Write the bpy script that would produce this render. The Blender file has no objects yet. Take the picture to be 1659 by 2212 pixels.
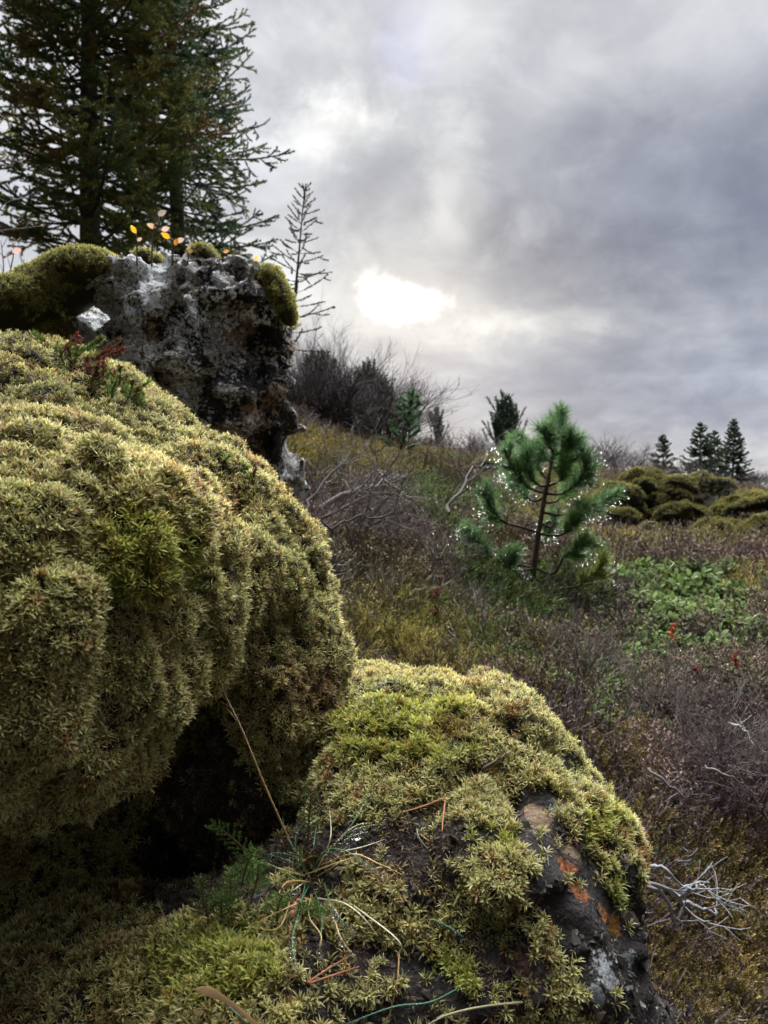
import bpy, math, random
import numpy as np
from mathutils import Vector
from mathutils.bvhtree import BVHTree

rng = np.random.default_rng(11)
random.seed(11)
SC = bpy.context.scene
COL = SC.collection
F = 1661.0          # focal length in units of a 1659 x 2212 frame
CZ = 1.0            # camera height above the datum
f32 = np.float32


def P(vx, vy, d):
    """world point seen at (vx, vy) of the 1659 x 2212 frame at depth d metres"""
    return np.array([(vx - 829.5) / F * d, d, CZ + (1106 - vy) / F * d])


def proj(V):
    y = np.maximum(V[:, 1], 1e-3)
    return 829.5 + V[:, 0] / y * F, 1106 - (V[:, 2] - CZ) / y * F


# ------------------------------------------------------------------ helpers
def h01(ix, iy, iz, seed):
    with np.errstate(over='ignore'):
        h = (ix.astype(np.uint32) * np.uint32(374761393) + iy.astype(np.uint32) * np.uint32(668265263)
             + iz.astype(np.uint32) * np.uint32(2246822519) + np.uint32(seed * 3266489917 & 0xffffffff))
        h = (h ^ (h >> np.uint32(13))) * np.uint32(1274126177)
        h = h ^ (h >> np.uint32(16))
        h = h * np.uint32(2654435761)
        h = h ^ (h >> np.uint32(15))
    return h.astype(f32) * f32(1 / 4294967295.0)


def vnoise(p, seed=0):
    p = np.asarray(p, f32)
    i = np.floor(p).astype(np.int32)
    f = p - i
    f = f * f * (3 - 2 * f)
    out = 0
    for dx in (0, 1):
        wx = f[..., 0] if dx else 1 - f[..., 0]
        for dy in (0, 1):
            wy = f[..., 1] if dy else 1 - f[..., 1]
            for dz in (0, 1):
                wz = f[..., 2] if dz else 1 - f[..., 2]
                out = out + wx * wy * wz * h01(i[..., 0] + dx, i[..., 1] + dy, i[..., 2] + dz, seed)
    return out * 2 - 1


def fbm(p, seed=0, oct=3, lac=2.1, gain=0.5):
    s, a, t = 0, 1.0, 0.0
    p = np.asarray(p, f32)
    for k in range(oct):
        s = s + a * vnoise(p * f32(lac ** k) + f32(17.3 * k), seed + k)
        t += a
        a *= gain
    return s / t


def nrm(v):
    return v / np.maximum(np.linalg.norm(v, axis=-1, keepdims=True), 1e-9)


def sstep(a, b, x):
    t = np.clip((x - a) / (b - a), 0, 1)
    return t * t * (3 - 2 * t)


def prop(o, label=None, cat=None, group=None, kind=None):
    if label: o['label'] = label
    if cat: o['category'] = cat
    if group: o['group'] = group
    if kind: o['kind'] = kind
    return o


def empty(name, loc, label, cat, group=None):
    o = bpy.data.objects.new(name, None)
    COL.objects.link(o)
    o.location = loc
    o.empty_display_size = 0.05
    return prop(o, label, cat, group)


def mesh(name, V, T, mat, parent=None, C=None, smooth=False):
    """one mesh object out of triangle arrays; V is in world space, the origin is put at the parent's"""
    V = np.asarray(V, f32)
    T = np.asarray(T, np.int32)
    me = bpy.data.meshes.new(name)
    if parent is not None:
        q = parent
        while q is not None:
            V = V - np.array(q.location, f32)
            q = q.parent
    me.vertices.add(len(V))
    me.vertices.foreach_set('co', V.ravel())
    me.loops.add(T.size)
    me.loops.foreach_set('vertex_index', T.ravel())
    me.polygons.add(len(T))
    me.polygons.foreach_set('loop_start', np.arange(len(T), dtype=np.int32) * T.shape[1])
    if smooth:
        me.polygons.foreach_set('use_smooth', np.ones(len(T), bool))
    me.update(calc_edges=True)
    if C is not None:
        C = np.asarray(C, f32)
        if C.shape[1] == 3:
            C = np.concatenate([C, np.ones((len(C), 1), f32)], 1)
        a = me.color_attributes.new('Col', 'FLOAT_COLOR', 'POINT')
        a.data.foreach_set('color', C.ravel())
    me.materials.append(mat)
    o = bpy.data.objects.new(name, me)
    COL.objects.link(o)
    if parent is not None:
        o.parent = parent
    return o


def mesh_at(name, V, T, mat, loc, C=None, smooth=False, label=None, cat=None, group=None, kind=None):
    """a one-mesh thing whose origin is at loc"""
    o = mesh(name, np.asarray(V) - np.asarray(loc), T, mat, None, C, smooth)
    o.location = loc
    return prop(o, label, cat, group, kind)


class MB:
    def __init__(s):
        s.V, s.T, s.C, s.n = [], [], [], 0

    def add(s, V, T, c=None):
        V = np.asarray(V, f32).reshape(-1, 3)
        T = np.asarray(T, np.int32).reshape(-1, 3)
        s.V.append(V)
        s.T.append(T + s.n)
        if c is None: c = (.5, .5, .5)
        c = np.asarray(c, f32)
        if c.ndim == 1: c = np.repeat(c[None], len(V), 0)
        s.C.append(c)
        s.n += len(V)

    def arr(s):
        return np.concatenate(s.V), np.concatenate(s.T), np.concatenate(s.C)

    def build(s, name, mat, parent=None, smooth=False):
        V, T, C = s.arr()
        return mesh(name, V, T, mat, parent, C, smooth)

    def build_at(s, name, mat, loc, smooth=False, **k):
        V, T, C = s.arr()
        return mesh_at(name, V, T, mat, loc, C, smooth, **k)

    def tube(s, pts, rad, sides=5, c=(.5, .5, .5)):
        pts = np.asarray(pts, float)
        n = len(pts)
        rad = np.broadcast_to(np.asarray(rad, float), (n,))
        t = nrm(np.gradient(pts, axis=0))
        ref = np.array([0.31, 0.2, 0.93]) if abs(t[0][2]) < .9 else np.array([1., .1, 0])
        u = nrm(np.cross(t, ref))
        w = np.cross(t, u)
        a = np.arange(sides) * 2 * math.pi / sides
        V = pts[:, None] + rad[:, None, None] * (np.cos(a)[None, :, None] * u[:, None] + np.sin(a)[None, :, None] * w[:, None])
        V = np.concatenate([V.reshape(-1, 3), pts[-1:] + t[-1:] * rad[-1]])
        T = []
        for i in range(n - 1):
            for j in range(sides):
                k = (j + 1) % sides
                p, q, r_, s_ = i * sides + j, i * sides + k, (i + 1) * sides + k, (i + 1) * sides + j
                T += [(p, q, r_), (p, r_, s_)]
        for j in range(sides):
            T.append(((n - 1) * sides + j, (n - 1) * sides + (j + 1) % sides, n * sides))
        c = np.asarray(c, float)
        if c.ndim == 2:
            c = np.concatenate([np.repeat(c, sides, 0), c[-1:]])
        s.add(V, T, c)


def spline(ctrl, n):
    """Catmull-Rom through the control points"""
    c = np.asarray(ctrl, float)
    c = np.concatenate([2 * c[:1] - c[1:2], c, 2 * c[-1:] - c[-2:-1]])
    m = len(c) - 3
    out = []
    for t in np.linspace(0, m - 1e-6, n):
        i = int(t)
        u = t - i
        p0, p1, p2, p3 = c[i:i + 4]
        out.append(.5 * ((2 * p1) + (-p0 + p2) * u + (2 * p0 - 5 * p1 + 4 * p2 - p3) * u * u + (-p0 + 3 * p1 - 3 * p2 + p3) * u ** 3))
    return np.array(out)


def basis(U):
    """frames (n,3,3), columns tangent, bitangent, up, with random spin"""
    n = len(U)
    r = nrm(rng.normal(size=(n, 3)))
    t = nrm(np.cross(U, r))
    b = np.cross(U, t)
    return np.stack([t, b, U], -1)


def stamp(templates, pos, R, scale, tint=None):
    """real geometry: each position gets one of the template sprigs; returns V, T, C"""
    n = len(pos)
    pick = rng.integers(0, len(templates), n)
    Vs, Ts, Cs, off = [], [], [], 0
    scale = np.broadcast_to(np.asarray(scale, f32), (n,))
    for k, (tv, tt, tc) in enumerate(templates):
        m = np.nonzero(pick == k)[0]
        if not len(m): continue
        v = np.einsum('nij,vj->nvi', R[m].astype(f32), tv.astype(f32)) * scale[m, None, None] + pos[m, None].astype(f32)
        nv = len(tv)
        t = tt[None] + (np.arange(len(m)) * nv)[:, None, None] + off
        c = np.repeat(tc[None].astype(f32), len(m), 0)
        if tint is not None:
            c = c * tint[m, None].astype(f32)
        Vs.append(v.reshape(-1, 3)); Ts.append(t.reshape(-1, 3)); Cs.append(c.reshape(-1, 3))
        off += nv * len(m)
    return np.concatenate(Vs), np.concatenate(Ts).astype(np.int32), np.concatenate(Cs)


def leaf_strip(b, d, side, up, L, W, curl, seg=2):
    """a pointed leaf: base b, direction d, width axis side, curl towards up; returns verts, tris"""
    if seg == 1:
        m = b + d * L * .42 + up * curl * L * .12
        return np.array([b, m - side * W / 2, m + side * W / 2, b + d * L + up * curl * L * .45]), [(0, 2, 1), (1, 2, 3)]
    m1 = b + d * L * .3 + up * curl * L * .05
    m2 = b + d * L * .65 + up * curl * L * .2
    return (np.array([b, m1 - side * W / 2, m1 + side * W / 2, m2 - side * W * .38, m2 + side * W * .38, b + d * L * .98 + up * curl * L * .55]),
            [(0, 2, 1), (1, 2, 4), (1, 4, 3), (3, 4, 5)])


def moss_sprig(r, nl=13, seg=1, spread=1.0, base=(.05, .04, .016), mid=(.21, .192, .036), tip=(.84, .785, .39), L=.72, W=.135):
    V, T, C, n = [], [], [], 0
    lean = r.normal(size=2) * .22
    for i in range(nl):
        t = .12 + .88 * (i + r.random() * .7) / nl
        a = i * 2.4 + r.random() * .7
        el = math.radians(24 + 54 * t ** 1.1 + r.normal() * 9) if spread else math.radians(80)
        el = min(el, 1.45)
        rad = np.array([math.cos(a), math.sin(a), 0])
        d = rad * math.cos(el) * spread + np.array([0, 0, math.sin(el)])
        d /= np.linalg.norm(d)
        b = np.array([lean[0] * t, lean[1] * t, t * .72])
        side = np.array([-math.sin(a), math.cos(a), 0])
        out = np.cross(side, d)
        if out[2] > 0: out = -out
        v, tr = leaf_strip(b, d, side, out, L * (.8 + r.random() * .4), W * (.8 + r.random() * .4), .55 + r.random() * .5, seg)
        V.append(v)
        T += [(x + n, y + n, z + n) for x, y, z in tr]
        n += len(v)
        k = t
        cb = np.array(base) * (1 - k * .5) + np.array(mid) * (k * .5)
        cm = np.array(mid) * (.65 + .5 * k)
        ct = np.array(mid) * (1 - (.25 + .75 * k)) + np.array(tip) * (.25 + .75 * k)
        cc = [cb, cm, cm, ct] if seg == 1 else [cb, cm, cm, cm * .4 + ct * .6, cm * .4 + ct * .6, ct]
        C += cc
    return np.concatenate(V), np.array(T), np.array(C)


def surface_nets(f, org, h):
    s = f < 0
    nx, ny, nz = f.shape
    g = lambda a, dx, dy, dz: a[dx:nx - 1 + dx, dy:ny - 1 + dy, dz:nz - 1 + dz]
    cnt = sum(g(s, a, b, c).astype(np.int8) for a in (0, 1) for b in (0, 1) for c in (0, 1))
    act = (cnt > 0) & (cnt < 8)
    idx = np.full(act.shape, -1, np.int32)
    I = np.argwhere(act)
    idx[act] = np.arange(len(I))
    acc = np.zeros((len(I), 3)); num = np.zeros(len(I))
    ax = np.eye(3, dtype=int)
    for d in range(3):
        o1, o2 = [k for k in range(3) if k != d]
        for u in (0, 1):
            for w in (0, 1):
                c0 = ax[o1] * u + ax[o2] * w
                c1 = c0 + ax[d]
                a = f[I[:, 0] + c0[0], I[:, 1] + c0[1], I[:, 2] + c0[2]]
                b = f[I[:, 0] + c1[0], I[:, 1] + c1[1], I[:, 2] + c1[2]]
                m = (a < 0) != (b < 0)
                t = np.where(m, a / np.where(m, a - b, 1), 0)
                acc[m] += (c0 + t[:, None] * ax[d])[m]
                num[m] += 1
    V = np.array(org) + (I + acc / np.maximum(num, 1)[:, None]) * h
    T = []
    for d in range(3):
        o1, o2 = [(1, 2), (2, 0), (0, 1)][d]
        sl0 = [slice(None)] * 3; sl1 = [slice(None)] * 3
        sl0[d] = slice(0, -1); sl1[d] = slice(1, None)
        a, b = s[tuple(sl0)], s[tuple(sl1)]
        E = np.argwhere(a != b)
        E = E[(E[:, o1] > 0) & (E[:, o2] > 0) & (E[:, o1] < f.shape[o1] - 1) & (E[:, o2] < f.shape[o2] - 1)]
        fl = a[E[:, 0], E[:, 1], E[:, 2]]
        q = []
        for (u, w) in ((1, 1), (0, 1), (0, 0), (1, 0)):
            k = E - ax[o1] * u - ax[o2] * w
            q.append(idx[k[:, 0], k[:, 1], k[:, 2]])
        q = np.stack(q, 1)
        q[~fl] = q[~fl][:, ::-1]
        T += [q[:, [0, 1, 2]], q[:, [0, 2, 3]]]
    return V, np.concatenate(T)


def vnormals(V, T):
    n = np.cross(V[T[:, 1]] - V[T[:, 0]], V[T[:, 2]] - V[T[:, 0]])
    N = np.zeros_like(V)
    for k in range(3):
        np.add.at(N, T[:, k], n)
    return nrm(N)


def grid(lo, hi, h):
    n = [int(math.ceil((hi[k] - lo[k]) / h)) + 1 for k in range(3)]
    ax = [np.arange(n[k], dtype=f32) * h + lo[k] for k in range(3)]
    return np.stack(np.meshgrid(*ax, indexing='ij'), -1).astype(f32)


def sd_ell(G, c, r, rz=0.0):
    p = G - np.asarray(c, f32)
    if rz:
        # roll about the depth axis
        ca, sa = math.cos(rz), math.sin(rz)
        p = np.stack([p[..., 0] * ca + p[..., 2] * sa, p[..., 1], -p[..., 0] * sa + p[..., 2] * ca], -1)
    r = np.asarray(r, f32)
    k0 = np.linalg.norm(p / r, axis=-1)
    k1 = np.linalg.norm(p / (r * r), axis=-1)
    return k0 * (k0 - 1) / np.maximum(k1, 1e-6)


def smin(a, b, k):
    h = np.maximum(k - np.abs(a - b), 0) / k
    return np.minimum(a, b) - h * h * k * .25


def smax(a, b, k):
    return -smin(-a, -b, k)


def blob(G, vx, vy, d, rx, ry, rd, rz=0.0):
    s = d / F
    return sd_ell(G, P(vx, vy, d), (rx * s, rd, ry * s), rz)


def scatter(V, T, N, dens):
    """random points on triangles; dens(points)->per m2 evaluated at triangle centres"""
    a, b, c = V[T[:, 0]], V[T[:, 1]], V[T[:, 2]]
    area = np.linalg.norm(np.cross(b - a, c - a), axis=1) / 2
    cen = (a + b + c) / 3
    nn = nrm(N[T].sum(1))
    lam = area * dens(cen, nn)
    k = rng.poisson(lam)
    ti = np.repeat(np.arange(len(T)), k)
    u, v = rng.random(len(ti)), rng.random(len(ti))
    m = u + v > 1
    u[m], v[m] = 1 - u[m], 1 - v[m]
    p = a[ti] + u[:, None] * (b - a)[ti] + v[:, None] * (c - a)[ti]
    n = nrm(N[T[ti, 0]] * (1 - u - v)[:, None] + N[T[ti, 1]] * u[:, None] + N[T[ti, 2]] * v[:, None])
    return p, n


def in_poly(x, y, poly):
    r = np.zeros(len(x), bool)
    n = len(poly)
    for i in range(n):
        x0, y0 = poly[i]; x1, y1 = poly[(i + 1) % n]
        if y0 == y1: continue
        c = ((y0 > y) != (y1 > y)) & (x < (x1 - x0) * (y - y0) / (y1 - y0) + x0)
        r ^= c
    return r


# ------------------------------------------------------------------ materials
class NT:
    def __init__(s, name):
        s.m = bpy.data.materials.new(name)
        s.m.use_nodes = True
        s.t = s.m.node_tree
        s.t.nodes.clear()
        s.out = s.n('ShaderNodeOutputMaterial')

    def n(s, t, **k):
        x = s.t.nodes.new(t)
        for a, b in k.items():
            setattr(x, a, b)
        return x

    def l(s, a, b):
        s.t.links.new(a, b)

    def val(s, sock, v):
        if isinstance(v, bpy.types.NodeSocket): s.l(v, sock)
        else: sock.default_value = v

    def math(s, op, a, b=0.0, clamp=False):
        x = s.n('ShaderNodeMath', operation=op, use_clamp=clamp)
        s.val(x.inputs[0], a); s.val(x.inputs[1], b)
        return x.outputs[0]

    def ramp(s, fac, stops, interp='LINEAR'):
        x = s.n('ShaderNodeValToRGB')
        x.color_ramp.interpolation = interp
        e = x.color_ramp.elements
        while len(e) < len(stops): e.new(.5)
        for i, (p, c) in enumerate(stops):
            e[i].position = p
            e[i].color = tuple(c) + (1,) if len(c) == 3 else c
        s.l(fac, x.inputs[0])
        return x.outputs[0]

    def mix(s, f, a, b, mode='MIX'):
        x = s.n('ShaderNodeMix', data_type='RGBA', blend_type=mode)
        s.val(x.inputs[0], f)
        for sock, v in ((x.inputs[6], a), (x.inputs[7], b)):
            s.val(sock, v if isinstance(v, bpy.types.NodeSocket) else tuple(v) + (1,))
        return x.outputs[2]

    def noise(s, vec, scale, detail=4, rough=.55, dist=0.0):
        x = s.n('ShaderNodeTexNoise')
        if vec is not None: s.l(vec, x.inputs['Vector'])
        x.inputs['Scale'].default_value = scale
        x.inputs['Detail'].default_value = detail
        x.inputs['Roughness'].default_value = rough
        x.inputs['Distortion'].default_value = dist
        return x.outputs[0]

    def bump(s, h, strength, dist):
        x = s.n('ShaderNodeBump')
        x.inputs['Strength'].default_value = strength
        x.inputs['Distance'].default_value = dist
        s.l(h, x.inputs['Height'])
        return x.outputs[0]

    def bsdf(s, color, rough=.7, spec=.3, normal=None, transl=0.0, **k):
        b = s.n('ShaderNodeBsdfPrincipled')
        s.val(b.inputs['Base Color'], color if isinstance(color, bpy.types.NodeSocket) else tuple(color) + (1,))
        s.val(b.inputs['Roughness'], rough)
        b.inputs['Specular IOR Level'].default_value = spec
        for a, v in k.items(): b.inputs[a].default_value = v
        if normal is not None: s.l(normal, b.inputs['Normal'])
        o = b.outputs[0]
        if transl:
            tr = s.n('ShaderNodeBsdfTranslucent')
            s.val(tr.inputs[0], color if isinstance(color, bpy.types.NodeSocket) else tuple(color) + (1,))
            mx = s.n('ShaderNodeMixShader')
            mx.inputs[0].default_value = transl
            s.l(o, mx.inputs[1]); s.l(tr.outputs[0], mx.inputs[2])
            o = mx.outputs[0]
        s.l(o, s.out.inputs[0])
        return s.m


def col_mat(name, transl=0.0, rough=.6, spec=.3, speckle=0.0):
    m = NT(name)
    a = m.n('ShaderNodeAttribute', attribute_name='Col').outputs[0]
    if speckle:
        g = m.n('ShaderNodeNewGeometry').outputs['Position']
        f = m.ramp(m.noise(g, speckle, 4, .65), [(.3, (.55, .55, .55)), (.7, (1.4, 1.4, 1.4))])
        a = m.mix(1.0, a, f, 'MULTIPLY')
    return m.bsdf(a, rough, spec, None, transl)


M_MOSS = col_mat('moss', .48, .55, .35)
M_NEEDLE = col_mat('needles', .32, .45, .4)
M_LEAF = col_mat('leaves', .3, .65, .15)
M_TWIG = col_mat('twig_bark', 0, .8, .2)
M_BARK = col_mat('bark', 0, .85, .2, speckle=60)
M_STRAW = col_mat('dry_grass', .3, .5, .4)
M_BLADE = col_mat('grass_blades', .3, .4, .5)


def mk_drop():
    m = NT('water_drop')
    g = m.n('ShaderNodeBsdfPrincipled')
    g.inputs['Base Color'].default_value = (1, 1, 1, 1)
    g.inputs['Roughness'].default_value = 0.02
    g.inputs['IOR'].default_value = 1.33
    g.inputs['Transmission Weight'].default_value = 1.0
    m.l(g.outputs[0], m.out.inputs[0])
    return m.m


M_DROP = mk_drop()


def mk_base(name, c0, c1, c2, sc):
    m = NT(name)
    g = m.n('ShaderNodeNewGeometry').outputs['Position']
    n1 = m.noise(g, sc, 6, .65)
    n2 = m.noise(g, sc * 7, 5, .7)
    c = m.ramp(n1, [(.3, c0), (.52, c1), (.72, c2)])
    c = m.mix(m.ramp(n2, [(.35, (0, 0, 0)), (.65, (1, 1, 1))]), m.mix(1.0, c, (.45, .45, .45), 'MULTIPLY'), c)
    return m.bsdf(c, .85, .25, m.bump(n2, .8, .02))


M_GROUND = mk_base('heath_soil', (.010, .008, .007), (.020, .015, .011), (.03, .026, .014), 1.7)


def mk_rock(name, spots, lichen=0.0, dark=(.012, .011, .011), light=(.06, .052, .047), scale=9.0, tan=0.0, bias_x=0.0):
    """vesicular lava: craggy bump, crustose lichen blotches and stained spots at fixed places"""
    m = NT(name)
    g = m.n('ShaderNodeNewGeometry').outputs['Position']
    nb = m.noise(g, scale, 8, .7)
    nf = m.noise(g, scale * 9, 6, .75)
    vo = m.n('ShaderNodeTexVoronoi', feature='F1')
    m.l(g, vo.inputs['Vector']); vo.inputs['Scale'].default_value = scale * 11
    c = m.ramp(nb, [(.32, dark), (.55, tuple(x * .45 for x in light)), (.75, light)])
    c = m.mix(m.ramp(nf, [(.4, (1, 1, 1)), (.62, (0, 0, 0))]), c, dark)
    if tan:
        nt = m.noise(g, scale * .75, 6, .6, .4)
        f = m.ramp(m.math('ADD', nt, m.math('MULTIPLY', nf, .6)), [(.875 - tan * .02, (0, 0, 0)), (.90, (1, 1, 1))])
        c = m.mix(f, c, m.mix(nf, (.20, .13, .08), (.36, .26, .17)))
    if lichen:
        off = m.n('ShaderNodeVectorMath', operation='ADD'); m.l(g, off.inputs[0]); off.inputs[1].default_value = (3.1, 7.7, 1.3)
        nl = m.noise(off.outputs[0], scale * .55, 12, .72, .25)
        ed = m.math('ADD', nl, m.math('MULTIPLY', m.math('SUBTRACT', nf, .5), .34))
        sx = m.n('ShaderNodeSeparateXYZ'); m.l(g, sx.inputs[0])
        bias = m.math('ADD', m.math('MULTIPLY', m.math('ADD', sx.outputs[0], .62), -.20 * bias_x), m.math('MULTIPLY', m.math('ADD', sx.outputs[2], -1.30), .05 * bias_x))
        ed = m.math('ADD', ed, bias)
        f1 = m.ramp(ed, [(.555 - .1 * lichen, (0, 0, 0)), (.58 - .1 * lichen, (1, 1, 1))])
        pit = m.ramp(m.noise(g, scale * 14, 3, .6), [(.35, (0, 0, 0)), (.41, (1, 1, 1))])
        f1 = m.math('MULTIPLY', f1, pit)
        c = m.mix(f1, c, m.mix(m.ramp(nf, [(.40, (0, 0, 0)), (.60, (1, 1, 1))]), (.20, .18, .155), (.60, .57, .51)))
        of2 = m.n('ShaderNodeVectorMath', operation='ADD'); m.l(g, of2.inputs[0]); of2.inputs[1].default_value = (8.1, 2.7, 6.3)
        ew = m.math('ADD', m.math('ADD', m.noise(of2.outputs[0], scale * .7, 12, .72, .3), m.math('MULTIPLY', m.math('SUBTRACT', nf, .5), .5)), bias)
        f2 = m.ramp(ew, [(.585 - .08 * lichen, (0, 0, 0)), (.60 - .08 * lichen, (1, 1, 1))])
        f2 = m.math('MULTIPLY', f2, pit)
        c = m.mix(f2, c, (.88, .90, .90))
    for (p, r, col, col2) in spots:
        d = m.n('ShaderNodeVectorMath', operation='DISTANCE')
        m.l(g, d.inputs[0]); d.inputs[1].default_value = tuple(p)
        e = m.math('ADD', m.math('DIVIDE', d.outputs['Value'], r), m.math('MULTIPLY', m.math('SUBTRACT', m.noise(g, 1.1 / r, 5, .7), .5), 3.2))
        e = m.math('ADD', e, m.math('MULTIPLY', m.math('SUBTRACT', nf, .5), 1.3))
        f = m.ramp(e, [(.78, (1, 1, 1)), (.98, (0, 0, 0))])
        c = m.mix(f, c, m.mix(m.ramp(nf, [(.35, (0, 0, 0)), (.65, (1, 1, 1))]), col2, col))
    h = m.math('ADD', m.math('ADD', m.math('MULTIPLY', nb, 1.0), m.math('MULTIPLY', nf, .5)), m.math('MULTIPLY', vo.outputs[0], .25))
    return m.bsdf(c, m.ramp(nf, [(.3, (.55,) * 3), (.7, (.95,) * 3)]), .2, m.bump(h, 1.0, .25 / scale))


# ------------------------------------------------------------------ camera, light, sky
cam = bpy.data.cameras.new('camera')
cam_o = bpy.data.objects.new('camera', cam)
COL.objects.link(cam_o)
cam_o.location = (0, 0, CZ)
cam_o.rotation_euler = (math.radians(90), 0, 0)
cam.sensor_fit = 'VERTICAL'
cam.sensor_height = 34.62
cam.sensor_width = 26.0
cam.lens = 26.0
cam.clip_start = 0.02
cam.clip_end = 3000
cam.dof.use_dof = True
cam.dof.focus_distance = 0.86
cam.dof.aperture_fstop = 13.0
SC.camera = cam_o

SUN_AZ, SUN_EL = math.radians(1.4), math.radians(15.4)
sd = Vector((math.sin(SUN_AZ) * math.cos(SUN_EL), math.cos(SUN_AZ) * math.cos(SUN_EL), math.sin(SUN_EL)))
sun = bpy.data.lights.new('sun', 'SUN')
sun.energy = 4.4
sun.angle = math.radians(10)
sun.color = (1.0, .93, .82)
sun_o = bpy.data.objects.new('sun', sun)
COL.objects.link(sun_o)
sun_o.rotation_euler = sd.to_track_quat('Z', 'Y').to_euler()
sun_o.location = sd * 50


def make_world():
    w = bpy.data.worlds.new('World')
    SC.world = w
    w.use_nodes = True
    t = w.node_tree
    t.nodes.clear()
    m = NT.__new__(NT)
    m.t = t
    out = m.n('ShaderNodeOutputWorld')
    bg = m.n('ShaderNodeBackground')
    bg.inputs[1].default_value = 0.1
    m.l(bg.outputs[0], out.inputs[0])
    sky = m.n('ShaderNodeTexSky', sky_type='NISHITA')
    sky.sun_disc = False
    sky.sun_elevation = SUN_EL
    sky.sun_rotation = SUN_AZ
    D = m.n('ShaderNodeTexCoord').outputs['Generated']
    xyz = m.n('ShaderNodeSeparateXYZ'); m.l(D, xyz.inputs[0])
    X, Y, Z = xyz.outputs
    zc = m.math('ADD', m.math('MAXIMUM', Z, 0.0), 0.34)
    cp = m.n('ShaderNodeCombineXYZ')
    m.l(m.math('DIVIDE', X, zc), cp.inputs[0]); m.l(m.math('DIVIDE', Y, zc), cp.inputs[1])
    cv = cp.outputs[0]
    n1 = m.noise(cv, 1.25, 5, .5, .35)
    n2 = m.noise(cv, 3.4, 5, .52, .5)
    off = m.n('ShaderNodeVectorMath', operation='ADD'); m.l(cv, off.inputs[0]); off.inputs[1].default_value = (5.2, 1.7, 9.1)
    n3 = m.noise(off.outputs[0], 2.2, 4, .5, .8)
    wob = m.math('SUBTRACT', m.noise(D, 9.0, 4, .55, .3), .5)
    wob2 = m.math('SUBTRACT', m.noise(off.outputs[0], 5.0, 4, .55, .4), .5)
    wob3 = m.math('MULTIPLY', m.math('SUBTRACT', m.noise(D, 34.0, 5, .6, .6), .5), .9)

    def patch(vx, vy, rx, ry, soft, w1=1.2, rot=0.0):
        """soft-edged opening of the cloud deck in a fixed compass direction"""
        c = Vector(P(vx, vy, 1.0)) - Vector((0, 0, CZ)); c.normalize()
        r = Vector((0, 1, 0)).cross(Vector((0, 0, 1))); r = (r - c * r.dot(c)).normalized()
        u = r.cross(c); u = -u if u.z < 0 else u
        if rot:
            r, u = r * math.cos(rot) + u * math.sin(rot), u * math.cos(rot) - r * math.sin(rot)
        def dot(v):
            x = m.n('ShaderNodeVectorMath', operation='DOT_PRODUCT')
            m.l(D, x.inputs[0]); x.inputs[1].default_value = v
            return x.outputs['Value']
        a = m.math('DIVIDE', dot(r), rx / F); b = m.math('DIVIDE', dot(u), ry / F)
        q = m.math('SQRT', m.math('ADD', m.math('MULTIPLY', a, a), m.math('MULTIPLY', b, b)))
        q = m.math('ADD', q, m.math('MULTIPLY', m.math('ADD', m.math('ADD', wob, wob2), wob3), w1))
        mr = m.n('ShaderNodeMapRange', interpolation_type='SMOOTHERSTEP')
        m.l(q, mr.inputs[0])
        mr.inputs[1].default_value = 1 + soft; mr.inputs[2].default_value = max(1 - soft, 0.0) if soft < 1 else 0.0
        back = m.math('GREATER_THAN', dot(c), 0.0)
        return m.math('MULTIPLY', mr.outputs[0], back)

    # cloud deck: grey-lavender base, soft lighter and darker masses
    n4 = m.noise(off.outputs[0], 7.5, 6, .55, .6)
    dens = m.math('ADD', m.math('ADD', m.math('MULTIPLY', n1, .5), m.math('MULTIPLY', n2, .36)), m.math('MULTIPLY', n4, .26))
    base = m.ramp(dens, [(.34, (.25, .263, .31)), (.48, (.335, .345, .39)), (.57, (.45, .46, .49)), (.70, (.70, .705, .70))])
    def add(c, f, col):
        x = m.mix(1.0, c, m.mix(f, (0, 0, 0), col), 'ADD')
        return x
    def mul(c, f, col):
        return m.mix(f, c, m.mix(1.0, c, col, 'MULTIPLY'))
    c = base
    fine = m.ramp(n2, [(.36, (0, 0, 0)), (.64, (1, 1, 1))])
    for args in SKY_DARK:
        c = mul(c, patch(*args[0]), args[1])
    for args in SKY_LIGHT:
        f = patch(*args[0])
        if args[2]: f = m.math('MULTIPLY', f, m.math('ADD', m.math('MULTIPLY', fine, args[2]), 1 - args[2]))
        c = add(c, f, args[1])
    # added bright patch overhead, out of view, lights the ground; sky behind camera dimmed
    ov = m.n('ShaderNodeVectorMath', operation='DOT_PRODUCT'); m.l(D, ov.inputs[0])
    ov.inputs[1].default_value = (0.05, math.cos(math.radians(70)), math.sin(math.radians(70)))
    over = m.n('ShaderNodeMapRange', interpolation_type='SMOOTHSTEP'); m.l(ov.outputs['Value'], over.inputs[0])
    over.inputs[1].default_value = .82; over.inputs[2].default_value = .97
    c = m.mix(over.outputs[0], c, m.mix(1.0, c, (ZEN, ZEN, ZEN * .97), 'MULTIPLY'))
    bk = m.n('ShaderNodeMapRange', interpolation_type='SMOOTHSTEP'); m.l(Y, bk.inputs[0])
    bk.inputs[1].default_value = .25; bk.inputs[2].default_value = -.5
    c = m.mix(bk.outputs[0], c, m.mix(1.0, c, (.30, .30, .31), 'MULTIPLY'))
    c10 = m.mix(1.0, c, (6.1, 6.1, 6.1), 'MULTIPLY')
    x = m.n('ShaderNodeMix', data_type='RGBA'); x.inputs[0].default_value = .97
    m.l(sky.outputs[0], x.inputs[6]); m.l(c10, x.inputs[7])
    m.l(x.outputs[2], bg.inputs[0])


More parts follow.
